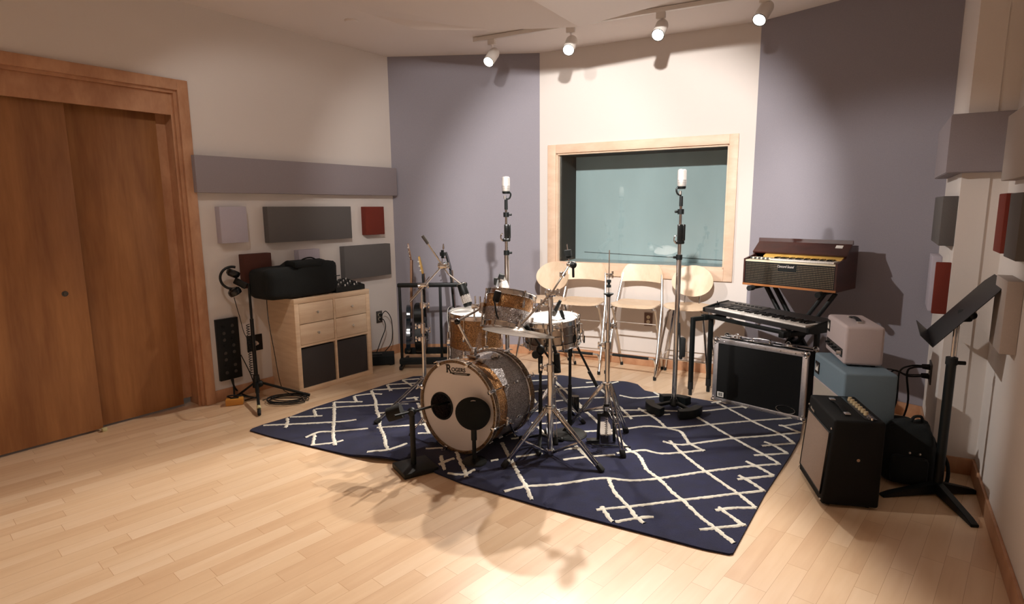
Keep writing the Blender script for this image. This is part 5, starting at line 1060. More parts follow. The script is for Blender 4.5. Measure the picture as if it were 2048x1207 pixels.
# ------------------------------------------------------------------ bar stools under the window
def franklin():
    t = thing('bar_stool', 'pale wooden folding bar stool with square back, left of the two folding stools', 'bar stool', (0, 0, 0), 0, 'bar stools under the window')
    r = 0.0105
    for s_ in (-1, 1):
        mb = MB(); x = 0.225*s_; mb.tube([(x, -0.19, 0.02), (x*0.985, -0.11, 0.24), (x*0.93, 0.03, 0.62), (x*0.80, 0.125, 0.90)], r, 10); mb.build('leg', 'satin', t, world=False)
        mb = MB(); x2 = 0.195*s_; mb.tube([(x2, 0.18, 0.02), (x2, 0.03, 0.33), (x2, -0.11, 0.58), (x2*0.99, -0.155, 0.612), (x2*0.9, -0.15, 0.622), (x2*0.80, 0.10, 0.625)], r, 10, smooth=3); mb.build('leg', 'satin', t, world=False)
        for y_, xx in ((-0.19, x), (0.18, x2)):
            mb = MB(); mb.cyl((xx, y_, 0.0), (xx, y_-0.004, 0.03), 0.0145, seg=12); mb.build('foot_cap', 'rubber', t, world=False)
    mb = MB(); mb.tube([(-0.224, -0.165, 0.10), (-0.215, -0.18, 0.165), (-0.17, -0.185, 0.185), (0.17, -0.185, 0.185), (0.215, -0.18, 0.165), (0.224, -0.165, 0.10)], 0.009, 10, smooth=3); fr = mb.build('foot_rest', 'satin', t, world=False)
    mb = MB(); mb.cyl((-0.165, -0.185, 0.185), (0.165, -0.185, 0.185), 0.0125, seg=14); mb.build('rubber_sleeve', 'rubber', fr, world=False)
    for yz in ((0.113, 0.16), (-0.03, 0.46)): mb = MB(); mb.cyl((-0.19, yz[0], yz[1]), (0.19, yz[0], yz[1]), 0.006, seg=10); mb.build('cross_bar', 'satin', t, world=False)
    # moulded seat
    bm = bmesh.new(); N, Mx = 20, 16; top = []
    def seat_z(u, v): return 0.640+0.010*v*v+0.006*u*u-0.018*max(0, -v-0.55)**1.5*3
    for i in range(N+1):
        row = []
        for j in range(Mx+1):
            u, v = -1+2*i/N, -1+2*j/Mx; k = (abs(u)**5+abs(v)**5)**(1/5); m_ = max(abs(u), abs(v)); f = m_/k if k > 0 else 1
            row.append((u*f, v*f))
        top.append(row)
    A = [[bm.verts.new((0.205*u*(1.0-0.05*v), 0.175*v-0.02, seat_z(u, v))) for (u, v) in row] for row in top]
    B = [[bm.verts.new((0.205*u*(1.0-0.05*v), 0.175*v-0.02, seat_z(u, v)-0.011)) for (u, v) in row] for row in top]
    for i in range(N):
        for j in range(Mx): bm.faces.new((A[i][j], A[i+1][j], A[i+1][j+1], A[i][j+1])); bm.faces.new((B[i][j+1], B[i+1][j+1], B[i+1][j], B[i][j]))
    for i in range(N):
        for j in (0, Mx): bm.faces.new((A[i][j], B[i][j], B[i+1][j], A[i+1][j]))
    for j in range(Mx):
        for i in (0, N): bm.faces.new((A[i][j], A[i][j+1], B[i][j+1], B[i][j]))
    bmesh.ops.recalc_face_normals(bm, faces=bm.faces[:]); mb = MB(); mb._take(bm); mb.build('seat', 'ply', t, world=False)
    # curved back rest with rounded top corners
    bm = bmesh.new(); N, Mx = 24, 10; fr_, bk_ = [], []
    def prof(i, j):
        u, v = -1+2*i/N, j/Mx; w_ = 0.195; x = u*w_; h0 = -0.012*u*u*0; zt = 0.165-0.10*max(0, (abs(u)-0.62)/0.38)**2.4; zb = 0.0+0.018*(1-u*u)-0.006
        z = zb+(zt-zb)*v; y = 0.035*u*u*-1+0.035; return x, y, z
    R_ = Matrix.Rotation(math.radians(-14), 3, 'X'); o = V((0, 0.090, 0.825))
    for off in (0, 0.010): 
        g = [[bm.verts.new(o+R_ @ V((prof(i, j)[0], prof(i, j)[1]+off, prof(i, j)[2]))) for j in range(Mx+1)] for i in range(N+1)]; (fr_ if off == 0 else bk_).extend(g)
    for i in range(N):
        for j in range(Mx): bm.faces.new((fr_[i][j], fr_[i+1][j], fr_[i+1][j+1], fr_[i][j+1])); bm.faces.new((bk_[i][j+1], bk_[i+1][j+1], bk_[i+1][j], bk_[i][j]))
        for j in (0, Mx): bm.faces.new((fr_[i][j], bk_[i][j], bk_[i+1][j], fr_[i+1][j]))
    for j in range(Mx):
        for i in (0, N): bm.faces.new((fr_[i][j], fr_[i][j+1], bk_[i][j+1], bk_[i][j]))
    bmesh.ops.recalc_face_normals(bm, faces=bm.faces[:]); mb = MB(); mb._take(bm); mb.build('backrest', 'ply', t, world=False)
    return t
def round_stool():
    t = thing('bar_stool', 'round-seated bar stool with oval wooden back, nearest the guitar rack', 'bar stool', (0, 0, 0), 0, 'bar stools under the window')
    for sx_ in (-1, 1):
        for sy_ in (-1, 1):
            mb = MB(); mb.tube([(0.225*sx_, 0.185*sy_, 0.012), (0.155*sx_, 0.125*sy_, 0.54), (0.135*sx_, 0.110*sy_, 0.615), (0.10*sx_, 0.09*sy_, 0.632), (0.02*sx_, 0.06*sy_, 0.634)], 0.0085, 10, smooth=3); l_ = mb.build('leg', 'chrome', t, world=False)
            mb = MB(); mb.cyl((0.227*sx_, 0.187*sy_, 0.0), (0.224*sx_, 0.184*sy_, 0.03), 0.0125, seg=12); mb.build('foot_cap', 'rubber', l_, world=False)
    mb = MB(); k = 0.200; mb.tube([(-k, -k*0.80, 0.20), (k, -k*0.80, 0.20), (k, k*0.80, 0.20), (-k, k*0.80, 0.20)], 0.006, 8, closed=True); mb.build('foot_ring', 'chrome', t, world=False)
    bm = bmesh.new(); bmesh.ops.create_cone(bm, cap_ends=True, segments=56, radius1=0.20, radius2=0.20, depth=0.012)
    bmesh.ops.bevel(bm, geom=[e for e in bm.edges if abs(e.verts[0].co.z-e.verts[1].co.z) < 1e-6], offset=0.003, segments=2, affect='EDGES')
    for v in bm.verts: v.co = V((v.co.x*1.04, v.co.y*0.98-0.01, v.co.z+0.646+0.10*(v.co.x*v.co.x)+0.02*v.co.y))
    mb = MB(); mb._take(bm); mb.build('seat', 'ply', t, world=False)
    bm = bmesh.new(); N = 56; rings = []
    for off in (0, 0.010):
        c_ = bm.verts.new((0, 0.165+off, 0.85)); rg = []
        for rr in (0.4, 0.75, 1.0):
            rg.append([bm.verts.new((0.178*rr*math.cos(a), 0.165+off-0.055*(rr*math.cos(a))**2*0.8+0.16*0.135*rr*math.sin(a)*1.6-0.03*0, 0.85+0.135*rr*math.sin(a))) for a in [2*PI*i/N for i in range(N)]])
        c_.co.y = 0.165+off; rings.append((c_, rg))
    for c_, rg in rings:
        for i in range(N):
            bm.faces.new((c_, rg[0][i], rg[0][(i+1) % N]))
            for a, b in ((0, 1), (1, 2)): bm.faces.new((rg[a][i], rg[b][i], rg[b][(i+1) % N], rg[a][(i+1) % N]))
    for i in range(N): bm.faces.new((rings[0][1][2][i], rings[1][1][2][i], rings[1][1][2][(i+1) % N], rings[0][1][2][(i+1) % N]))
    bmesh.ops.recalc_face_normals(bm, faces=bm.faces[:]); mb = MB(); mb._take(bm); mb.build('backrest', 'ply', t, world=False)
    for sx_ in (-1, 1):
        mb = MB(); mb.tube([(0.065*sx_, 0.06, 0.635), (0.065*sx_, 0.125, 0.645), (0.062*sx_, 0.155, 0.69), (0.060*sx_, 0.172, 0.82)], 0.006, 8, smooth=3); mb.build('back_rod', 'chrome', t, world=False)
    return t
fa, fb2, ba_, bb_ = P(1207, 742), P(1314, 756), P(1245, 726), P(1337, 736)
cen = (fa+fb2+ba_+bb_)/4; frt = (fb2-fa).normalized(); ang3 = math.atan2(frt.y, frt.x)
print('stool3', cen, math.degrees(ang3), (fb2-fa).length, (ba_-fa).length)
A_ = franklin(); ang_b = RB*0.85
offs = V((0, 0, 0))
c2 = (P(1199, 746)+P(1144, 716)+P(1232, 726)+P(1093, 735))/4; c2 = V((c2.x, c2.y, 0)); print('stool2', c2)
c2 = c2 - V((0.02, 0.045, 0)); A_.location = c2; A_.rotation_euler = (0, 0, ang3+0.06)
dup(A_, (cen.x+nB.x*0.055, cen.y+nB.y*0.055, 0), ang3, 'pale wooden folding bar stool with square back standing before the brown wall outlet')
B_ = round_stool(); q = (P(1057, 705)+V((0.12, -0.17, 0))); B_.location = (0.315, 5.50, 0); B_.rotation_euler = (0, 0, -0.62)
fl, fr2 = P(1311, 758), P(1418, 772); d = (fr2-fl).normalized(); a4 = math.atan2(d.y, d.x); c4 = (fl+fr2)/2+V((-d.y, d.x, 0))*0.145; print('stool4', c4, math.degrees(a4), (fr2-fl).length)
dup(B_, (c4.x, c4.y, 0), a4, 'round-seated bar stool with oval wooden back, next to the keyboard stand')

# ------------------------------------------------------------------ keyboard on its table stand
kd_ = V((0.43, -0.90, 0)).normalized(); kn = V((-kd_.y, kd_.x, 0))     # along the keys, and away from the player side
K0 = P(1409, 619, 0.675); K0 = V((K0.x, K0.y, 0.675)); KL, KDp = 0.935, 0.27
kt = P(1380, 789); ztb = HT(kt.x, kt.y, 634)
t = thing('keyboard_stand', 'black square-tube table stand carrying the stage keyboard', 'keyboard stand', kt)
bar_ = 0.034
for sft in (0.0, 0.74):
    o = kt+kd_*sft; o2 = o+kn*0.30 if sft == 0 else o+kn*0.30
    if sft == 0: o2 = o+kn*0.19
    for q in ((o, o2) if sft == 0 else (o+kn*0.47,)):
        mb = MB(); mb.bar(q+V((0, 0, 0.06)), q+V((0, 0, ztb)), bar_*0.9, bar_*0.9, up=kd_, bev=0.004); l_ = mb.build('leg', 'black', t)
        mb = MB(); mb.cyl(q, q+V((0, 0, 0.06)), 0.014); mb.cyl(q+V((0, 0, 0.05)), q+V((0, 0, 0.11)), 0.021); mb.build('foot', 'rubber', l_)
    a, b = o+V((0, 0, ztb-0.015))+(kn*0.12 if sft else V()), o+kn*(0.49 if sft else 0.34)+V((0, 0, ztb-0.015)); mb = MB(); mb.bar(a, b, bar_, bar_, up=(0, 0, 1), bev=0.004); mb.bar(o+kn*0.10+V((0, 0, ztb-0.01)), o+kn*0.15+V((0, 0, ztb-0.01)), bar_*1.3, bar_*1.3, up=(0, 0, 1), bev=0.006); mb.build('top_bar', 'black', t)
mb = MB()
for u in (0.16, 0.34): mb.bar(kt+kn*u+V((0, 0, ztb-0.005)), kt+kn*u+kd_*0.76+V((0, 0, ztb-0.005)), bar_*0.8, bar_*0.8, up=(0, 0, 1), bev=0.004)
mb.build('rail', 'black', t)
t = thing('keyboard', 'long black stage keyboard with white keys on the table stand', 'keyboard', K0)
KZ = ztb+0.014; K0.z = KZ
mb = MB(); mb.prism([(0.0, 0.045), (0.008, 0.012), (0.03, 0.0), (KDp, 0.0), (KDp, 0.075), (0.165, 0.070), (0.160, 0.050), (0.005, 0.047)], K0, kn, (0, 0, 1), 0.001)
mb.bm.clear()
prf = [(0.0, 0.040), (0.008, 0.010), (0.04, 0.0), (KDp, 0.0), (KDp, 0.078), (0.160, 0.066), (0.158, 0.044), (0.006, 0.042)]
R_ = Matrix((kn, (0, 0, 1), kn.cross(V((0, 0, 1))))).transposed()
def kprism(mb, pr, s0, s1, mi=0, bev=0.0): # profile in (away, up), swept along the keyboard from s0 to s1
    n_ = kn.cross(V((0, 0, 1))); sg = 1 if n_.dot(kd_) > 0 else -1
    o = K0+kd_*(s0 if sg > 0 else s1); mb.prism(pr, o, kn, (0, 0, 1), (s1-s0), mi=mi, bev=bev)
kprism(mb, prf, 0, KL); mb.build('case', 'kbgrey', t)
full = [(0.0, 0.042), (0.0, 0.010), (0.04, -0.002), (KDp+0.001, -0.002), (KDp+0.001, 0.082), (0.165, 0.072), (0.06, 0.055)]
for s0 in (-0.022, KL): mb = MB(); kprism(mb, full, s0, s0+0.022, bev=0.003); mb.build('end_cheek', 'black', t)
mb = MB(); kprism(mb, [(0.175, 0.068), (0.262, 0.0775), (0.262, 0.083), (0.175, 0.074)], 0.10, 0.42, bev=0.001); cp = mb.build('control_panel', 'plateg', t)
for i in range(7): mb = MB(); q = K0+kd_*(0.13+0.04*i)+kn*0.21+V((0, 0, 0.080)); mb.box(q, (0.022, 0.012, 0.006), rz=math.atan2(kd_.y, kd_.x), bev=0.001); mb.build('button', 'ink', cp)
nk = 36; k0_, k1_ = 0.10, KL-0.015; pitch = (k1_-k0_)/nk
for i in range(nk):
    mb = MB(); kprism(mb, [(0.010, 0.040), (0.157, 0.040), (0.157, 0.054), (0.012, 0.054), (0.010, 0.050)], k0_+pitch*i+0.0006, k0_+pitch*(i+1)-0.0006); mb.build('white_key', 'whitekey', t)
for i in range(nk-1):
    if i % 7 in (2, 6): continue
    mb = MB(); c_ = k0_+pitch*(i+1); kprism(mb, [(0.065, 0.052), (0.157, 0.052), (0.157, 0.066), (0.072, 0.065)], c_-0.006, c_+0.006); mb.build('black_key', 'blackkey', t)
mb = MB(); q = K0+kd_*0.045+kn*0.09+V((0, 0, 0.055)); mb.cyl(q-V((0, 0, 0.006)), q, 0.018, seg=18); mb.cyl(q, q+V((0, 0, 0.035)), 0.003, seg=8); mb.sph(q+V((0, 0, 0.036)), 0.005, seg=8); mb.build('joystick', 'black', t)

# ------------------------------------------------------------------ combo organ on its X stand
O0, O1 = P(1485, 568, 0.90), P(1671, 586, 0.90); od = (O1-O0).normalized(); on = V((-od.y, od.x, 0)); OL = (O1-O0).length; OD = 0.36
zO = 0.90; H0 = HT(O0.x, O0.y, 516)-zO; print('organ', O0, O1, OL, H0)
t = thing('combo_organ', 'dark mahogany combo organ with perforated front and slanted lid', 'organ', ((O0.x+O1.x)/2, (O0.y+O1.y)/2, zO))
def oprism(mb, pr, s0, s1, mi=0, bev=0.0):
    n_ = on.cross(V((0, 0, 1))); sg = 1 if n_.dot(od) > 0 else -1
    o = V((O0.x, O0.y, zO))+od*(s0 if sg > 0 else s1); mb.prism(pr, o, on, (0, 0, 1), (s1-s0), mi=mi, bev=bev)
side = [(0, 0), (OD, 0), (OD, H0+0.095), (0.235, H0+0.10), (0.130, H0+0.022), (0.0, H0)]
for s0 in (0, OL-0.014): mb = MB(); oprism(mb, side, s0, s0+0.014, bev=0.001); mb.build('side_panel', 'mahog', t)
mb = MB(); oprism(mb, [(0.002, 0.002), (OD-0.002, 0.002), (OD-0.002, 0.014), (0.002, 0.014)], 0.014, OL-0.014); oprism(mb, [(OD-0.012, 0.014), (OD-0.002, 0.014), (OD-0.002, H0+0.09), (OD-0.012, H0+0.09)], 0.014, OL-0.014); mb.build('bottom_board', 'oak', t)
mb = MB(); oprism(mb, [(-0.004, 0.0), (0.006, 0.0), (0.006, 0.016), (-0.004, 0.016)], 0.0, OL, bev=0.001); mb.build('front_trim', 'oak', t)
mb = MB(); oprism(mb, [(0.004, 0.016), (0.010, 0.016), (0.010, H0-0.018), (0.004, H0-0.018)], 0.014, OL-0.014); gp = mb.build('grille_panel', 'black', t)
mb = MB(); nx, nz = 62, 12
for i in range(nx):
    for j in range(nz):
        if 24 <= i <= 36 and j >= nz-4: continue
        q = V((O0.x, O0.y, zO))+od*(0.024+(OL-0.048)*i/(nx-1))+on*0.0035+V((0, 0, 0.028+(H0-0.062)*j/(nz-1))); a, b = od*0.0023, V((0, 0, 0.0027))
        mb.quad((q-a-b, q+a-b, q+a+b, q-a+b))
mb.build('grille_dots', 'brass', gp, smooth=False)
mb = MB(); text_mesh(mb, 'Concord Sound', V((O0.x, O0.y, zO))+od*(OL*0.385)-on*0.0005+V((0, 0, H0-0.052)), od, (0, 0, 1), 0.026, shear=0.35, sx=0.72); mb.build('badge', 'white', t)
mb = MB(); oprism(mb, [(0.0, H0-0.020), (0.085, H0-0.020), (0.085, H0-0.004), (0.0, H0-0.008)], 0.014, OL-0.014, bev=0.002); mb.build('key_slip', 'cream', t)
nw = 29; w0 = 0.20; pt_ = (OL-0.03-w0)/nw
for i in range(nw): mb = MB(); oprism(mb, [(0.012, H0-0.004), (0.105, H0-0.002), (0.105, H0+0.010), (0.012, H0+0.008)], w0+pt_*i+0.0005, w0+pt_*(i+1)-0.0005); mb.build('white_key', 'whitekey', t)
for i in range(nw-1):
    if i % 7 in (2, 6): continue
    mb = MB(); oprism(mb, [(0.050, H0+0.008), (0.105, H0+0.010), (0.105, H0+0.020), (0.056, H0+0.019)], w0+pt_*(i+1)-0.0042, w0+pt_*(i+1)+0.0042); mb.build('black_key', 'blackkey', t)
for i in range(10): mb = MB(); oprism(mb, [(0.040, H0-0.002), (0.095, H0+0.0), (0.095, H0+0.012), (0.045, H0+0.012)], 0.03+0.016*i, 0.043+0.016*i, bev=0.001); mb.build('tab_switch', 'cream' if i % 2 else 'blackkey', t)
mb = MB(); oprism(mb, [(0.108, H0+0.004), (0.150, H0+0.024), (0.146, H0+0.034), (0.108, H0+0.020)], 0.10, OL-0.016); mb.build('music_rail', 'yellowwood', t)
mb = MB(); oprism(mb, [(0.140, H0+0.034), (0.235, H0+0.112), (0.228, H0+0.124), (0.130, H0+0.046)], 0.0, OL+0.004, bev=0.002); oprism(mb, [(0.228, H0+0.118), (0.248, H0+0.118), (0.240, H0+0.150), (0.232, H0+0.150)], -0.004, OL+0.006, bev=0.002); oprism(mb, [(0.235, H0+0.100), (OD, H0+0.096), (OD, H0+0.108), (0.235, H0+0.115)], 0.0, OL, bev=0.002); mb.build('lid', 'mahog', t)
mb = MB(); oprism(mb, [(0.190, H0+0.0935), (0.212, H0+0.111), (0.2085, H0+0.1135), (0.188, H0+0.097)], OL*0.86, OL*0.93); mb.build('paper_tag', 'label', t)
# X stand
oc_ = V(((O0.x+O1.x)/2, (O0.y+O1.y)/2, 0))+on*0.20; zt_ = zO-0.028
t = thing('keyboard_stand', 'black double-braced X stand holding up the mahogany organ', 'keyboard stand', oc_)
for s_ in (-1, 1):
    for k in (0, 1):
        dd = on*(0.055 if s_ > 0 else -0.02); sh_ = od*(0.07*k-0.035)
        a, b = oc_+dd+od*(-0.24*s_)+sh_+V((0, 0, zt_)), oc_+dd+od*(0.27*s_)+sh_+V((0, 0, 0.03)); mb = MB(); mb.bar(a, b, 0.024, 0.040, up=on, bev=0.004); mb.build('brace', 'black', t)
for s_ in (-1, 1):
    mb = MB(); q = oc_+od*0.25*s_+V((0, 0, zt_+0.012)); mb.cyl(q-on*0.25, q+on*0.15, 0.014, seg=16); tb2 = mb.build('top_bar', 'black', t)
    mb = MB(); mb.cyl(q-on*0.27, q-on*0.21, 0.020, seg=16); mb.build('end_cap', 'rubber', tb2)
    mb = MB(); q = oc_+od*0.28*s_+V((0, 0, 0.022)); mb.cyl(q-on*0.17, q+on*0.17, 0.016, seg=16); mb.build('foot_bar', 'black', t)
mb = MB(); mb.cyl(oc_-on*0.06+V((0, 0, zt_/2)), oc_+on*0.10+V((0, 0, zt_/2)), 0.05, seg=24); mb.build('pivot', 'black', t)

# ------------------------------------------------------------------ flight case
C0, C1_ = P(1423, 801), P(1606, 845); cdv = (C1_-C0).normalized(); cn = V((-cdv.y, cdv.x, 0)); CL = (C1_-C0).length; CH = 0.498; CT = 0.20; rzC = math.atan2(cdv.y, cdv.x)
def cp_(s, d, z): return C0+cdv*s+cn*d+V((0, 0, z+0.004))
t = thing('flight_case', 'upright black flight case with aluminium edges and ball corners', 'flight case', cp_(CL/2, CT/2, 0))
mb = MB(); mb.box(cp_(CL/2, CT/2, CH/2), (CL-0.02, CT-0.012, CH-0.02), rz=rzC); mb.build('panels', 'tolex', t)
w_ = 0.034; mb = MB()
for d in (0.004, CT-0.004):
    for z in (w_/2, CH-w_/2): mb.box(cp_(CL/2, d, z), (CL, 0.008, w_), rz=rzC, bev=0.002)
    for s in (w_/2, CL-w_/2): mb.box(cp_(s, d, CH/2), (w_, 0.008, CH), rz=rzC, bev=0.002)
for s in (0.003, CL-0.003):
    for d in (0.016, CT-0.016): mb.box(cp_(s, d, CH/2), (0.007, 0.032, CH), rz=rzC, bev=0.002)
for z in (0.003, CH-0.003):
    for d in (0.016, CT*0.5, CT-0.016): mb.box(cp_(CL/2, d, z), (CL, 0.032 if d != CT*0.5 else 0.022, 0.007), rz=rzC, bev=0.002)
for k in range(3):
    for z in (CH-0.010, CH-0.018, CH-0.026, 0.010, 0.018, 0.026): mb.box(cp_(CL/2, -0.0008, z), (CL-0.06, 0.002, 0.0015), rz=rzC)
mb.build('edge_trim', 'alu', t)
for s in (0, CL):
    for z in (0, CH):
        for d in (0, CT):
            mb = MB(); q = cp_(s+(0.010 if s == 0 else -0.010), d+(0.010 if d == 0 else -0.010), z+(0.010 if z == 0 else -0.010)); mb.sph(q, 0.023, seg=18)
            for ax_ in (cdv*(1 if s == 0 else -1), V((0, 0, 1 if z == 0 else -1)), cn*(1 if d == 0 else -1)): mb.sph(q+ax_*0.026, 0.0135, seg=12)
            mb.build('ball_corner', 'chrome', t)
for i in range(6):
    for z in (0.018, CH-0.018): mb = MB(); mb.sph(cp_(0.08+(CL-0.16)*i/5, -0.001, z), 0.005, seg=8); mb.build('rivet', 'chrome', t)
for s in (0.14, CL-0.16):
    mb = MB(); mb.box(cp_(s, CT*0.5, CH+0.005), (0.10, 0.07, 0.006), rz=rzC, bev=0.002); mb.box(cp_(s, CT*0.5, CH+0.012), (0.05, 0.035, 0.012), rz=rzC, bev=0.004); mb.torus(cp_(s-0.01, CT*0.5, CH+0.022), 0.014, 0.003, cn, 16, 6); mb.build('latch', 'chrome', t)
mb = MB(); mb.box(cp_(CL*0.47, CT*0.5, CH+0.004), (0.17, 0.09, 0.005), rz=rzC, bev=0.002); mb.tube([cp_(CL*0.47-0.06, CT*.5, CH+0.008), cp_(CL*0.47-0.055, CT*.5, CH+0.024), cp_(CL*0.47+0.055, CT*.5, CH+0.024), cp_(CL*0.47+0.06, CT*.5, CH+0.008)], 0.008, smooth=4); mb.build('handle', 'chrome', t)
mb = MB(); mb.prism([(0.045, 0.046), (0.095, 0.046), (0.095, 0.085), (0.045, 0.085)], cp_(0, 0, 0)-cn*0.002, cdv, (0, 0, 1), 0.001); lb_ = mb.build('label', 'label', t)
mb = MB(); rr_ = random.Random(5); x = 0.053
while x < 0.087: ww = rr_.choice((0.0008, 0.0014, 0.0022)); mb.prism([(x, 0.052), (x+ww, 0.052), (x+ww, 0.079), (x, 0.079)], cp_(0, 0, 0)-cn*0.0025, cdv, (0, 0, 1), 0.001); x += ww+rr_.choice((0.0010, 0.0016))
mb.build('barcode', 'ink', lb_)
mb = MB(); mb.torus(cp_(CL-0.125, 0, 0.062), 0.066, 0.0022, cn, 40, 6, flat=1.0)
for v in mb.bm.verts:
    q = v.co-cp_(CL-0.125, 0, 0.062); v.co.z = cp_(0, 0, 0.062).z+q.z*0.42
mb.build('oval_sticker', 'satin', t)

# ------------------------------------------------------------------ amplifiers
def rbox(o, ux, uy, lx, ly, lz, bev, name, m, t, taper=0.0, mb=None, seg=4, bld=True):
    b = bmesh.new(); bmesh.ops.create_cube(b, size=1.0)
    for v in b.verts: v.co = V((v.co.x*lx+lx/2, v.co.y*ly+ly/2, v.co.z*lz+lz/2))
    for v in b.verts:
        if v.co.z > lz*0.5 and v.co.y < ly*0.5: v.co.y += taper
    bmesh.ops.bevel(b, geom=b.edges[:], offset=bev, segments=seg, affect='EDGES', profile=0.5)
    R = Matrix((V(ux), V(uy), V((0, 0, 1)))).transposed().to_4x4(); mb = mb or MB(); mb._take(b, Matrix.Translation(V(o)) @ R)
    return mb.build(name, m, t) if bld else mb
def logo_m(o, ux, uz, w_, h_, t):
    mb = MB(); mb.prism([(0, 0), (w_, 0), (w_, h_), (0, h_)], o, ux, uz, 0.002, bev=0.0004); l_ = mb.build('badge', 'ink', t)
    n = V(ux).cross(V(uz)).normalized(); mb = MB(); mb.prism([(0.18*w_, 0.22*h_), (0.82*w_, 0.22*h_), (0.82*w_, 0.78*h_), (0.5*w_, 0.45*h_), (0.18*w_, 0.78*h_)], V(o)+n*0.0022, ux, uz, 0.001); mb.build('emblem', 'label', l_)
zB = 0.575; Bn, Bf = P(1690, 746, zB), P(1630, 703, zB); bu = (Bf-Bn); bL = bu.length; bu.normalize(); bv_ = V((bu.y, -bu.x, 0)); print('cab', Bn, Bf, bL)
B0 = V((Bn.x, Bn.y, 0)); bD = 0.275
t = thing('speaker_cabinet', 'pale blue guitar speaker cabinet with light grille under the white amplifier head', 'speaker cabinet', B0+bu*bL/2+bv_*bD/2)
# long side faces the rug; ux = from near corner to far corner, uy = depth towards the wall
rbox(B0+V((0, 0, 0.03)), bu, bv_*1, bL, bD, zB-0.03, 0.014, 'cabinet', 'tolexb', t)
for s_ in (0.05, bL-0.05):
    for d in (0.04, bD-0.04): mb = MB(); mb.cyl(B0+bu*s_+bv_*d, B0+bu*s_+bv_*d+V((0, 0, 0.032)), 0.016); mb.build('foot', 'rubber', t)
mb = MB(); o_ = B0-bv_*0.003; mb.prism([(0.035, 0.06), (bL-0.03, 0.06), (bL-0.03, 0.42), (0.035, 0.42)], o_+bv_*0.001, bu, (0, 0, 1), 0.004) 
mb.build('grille_cloth', 'grillel', t)
mb = MB(); mb.tube([o_+bu*x+V((0, 0, z)) for x, z in ((0.035, 0.06), (bL-0.03, 0.06), (bL-0.03, 0.42), (0.035, 0.42))], 0.004, 6, closed=True); mb.build('piping', 'tolexw', t)
ub = -bu
logo_m(B0+bu*(bL-0.035)-bv_*0.003+V((0, 0, 0.455)), -bu, (0, 0, 1), 0.070, 0.075, t)
hz = zB+0.010; Hn, Hf = P(1686, 729, hz), P(1648, 694, hz); hu = (Hf-Hn); hL = hu.length-0.03; hu.normalize(); hv = V((hu.y, -hu.x, 0)); hH = HT(Hn.x, Hn.y, 652)-hz; hD = 0.205; print('head', Hn, hL, hH)
H0_ = V((Hn.x, Hn.y, hz))
t = thing('amplifier_head', 'small white amplifier head with black strap handle on the blue cabinet', 'amplifier', H0_+hu*hL/2+hv*hD/2)
rbox(H0_, hu, hv, hL, hD, hH, 0.018, 'cabinet', 'tolexw', t)
for s_ in (0.04, hL-0.04):
    for d in (0.04, hD-0.04): mb = MB(); mb.cyl(H0_+hu*s_+hv*d-V((0, 0, 0.0095)), H0_+hu*s_+hv*d+V((0, 0, 0.004)), 0.013); mb.build('foot', 'rubber', t)
mb = MB(); mb.prism([(0.03, 0.035), (hL-0.03, 0.035), (hL-0.03, 0.085), (0.03, 0.085)], H0_-hv*0.002, hu, (0, 0, 1), 0.004, bev=0.001); cpn = mb.build('control_panel', 'blackgloss', t)
for i in range(5): mb = MB(); q = H0_+hu*(0.055+i*(hL-0.11)/4)-hv*0.004+V((0, 0, 0.058)); mb.cyl(q, q-hv*(0.022 if i == 0 else 0.012), 0.013 if i == 0 else 0.007, seg=14); mb.build('knob', 'satin' if i == 0 else 'black', cpn)
logo_m(H0_+hu*(hL-0.03)-hv*0.0015+V((0, 0, hH-0.10)), -hu, (0, 0, 1), 0.052, 0.072, t)
mb = MB(); q = H0_+hv*hD*0.5+V((0, 0, hH)); pts = [q+hu*(hL*0.5+u)+V((0, 0, z)) for u, z in ((-0.10, 0.004), (-0.08, 0.006), (-0.05, 0.014), (0, 0.018), (0.05, 0.014), (0.08, 0.006), (0.10, 0.004))]
for a, b in zip(pts, pts[1:]): mb.bar(a, b+(b-a)*0.08, 0.028, 0.005, up=(0, 0, 1), bev=0.001)
h_ = mb.build('strap_handle', 'black', t)
for u in (-0.095, 0.095): mb = MB(); mb.box(q+hu*(hL*0.5+u)+V((0, 0, 0.005)), (0.03, 0.034, 0.010), R=Matrix((hu, hv, V((0, 0, 1)))).transposed(), bev=0.003); mb.build('handle_cap', 'satin', h_)
# black combo amplifier
An, Af = P(1642, 1012), P(1597, 940); au = (Af-An); aL = au.length; au.normalize(); av = V((au.y, -au.x, 0)); aH = 0.445; aD = 0.262; print('amp', An, aL)
t = thing('combo_amplifier', 'black combo guitar amplifier with brown woven grille, front right of the rug', 'amplifier', An+au*aL/2+av*aD/2)
rbox(An+V((0, 0, 0.012)), au, av, aL, aD, aH, 0.012, 'cabinet', 'tolex', t, taper=0.032)
fu = (V((0, 0, 1))*aH+av*0.032).normalized(); fn = au.cross(fu); fn = fn if fn.dot(av) < 0 else -fn
def fp(s, h): return An+V((0, 0, 0.012))+au*s+fu*h+fn*0.001
def fprism(mb, pr, th, bev=0, off=0.0):
    n = au.cross(fu); th2 = th if n.dot(fn) > 0 else -th; mb.prism(pr, fp(0, 0)+fn*off, au, fu, th2, bev=bev)
mb = MB(); fprism(mb, [(0.028, 0.045), (aL-0.028, 0.045), (aL-0.028, aH-0.075), (0.028, aH-0.075)], 0.004); mb.build('grille_cloth', 'grille', t)
mb = MB(); mb.tube([fp(x, z)+fn*0.004 for x, z in ((0.028, 0.045), (aL-0.028, 0.045), (aL-0.028, aH-0.075), (0.028, aH-0.075))], 0.0045, 6, closed=True); mb.build('grille_trim', 'black', t)
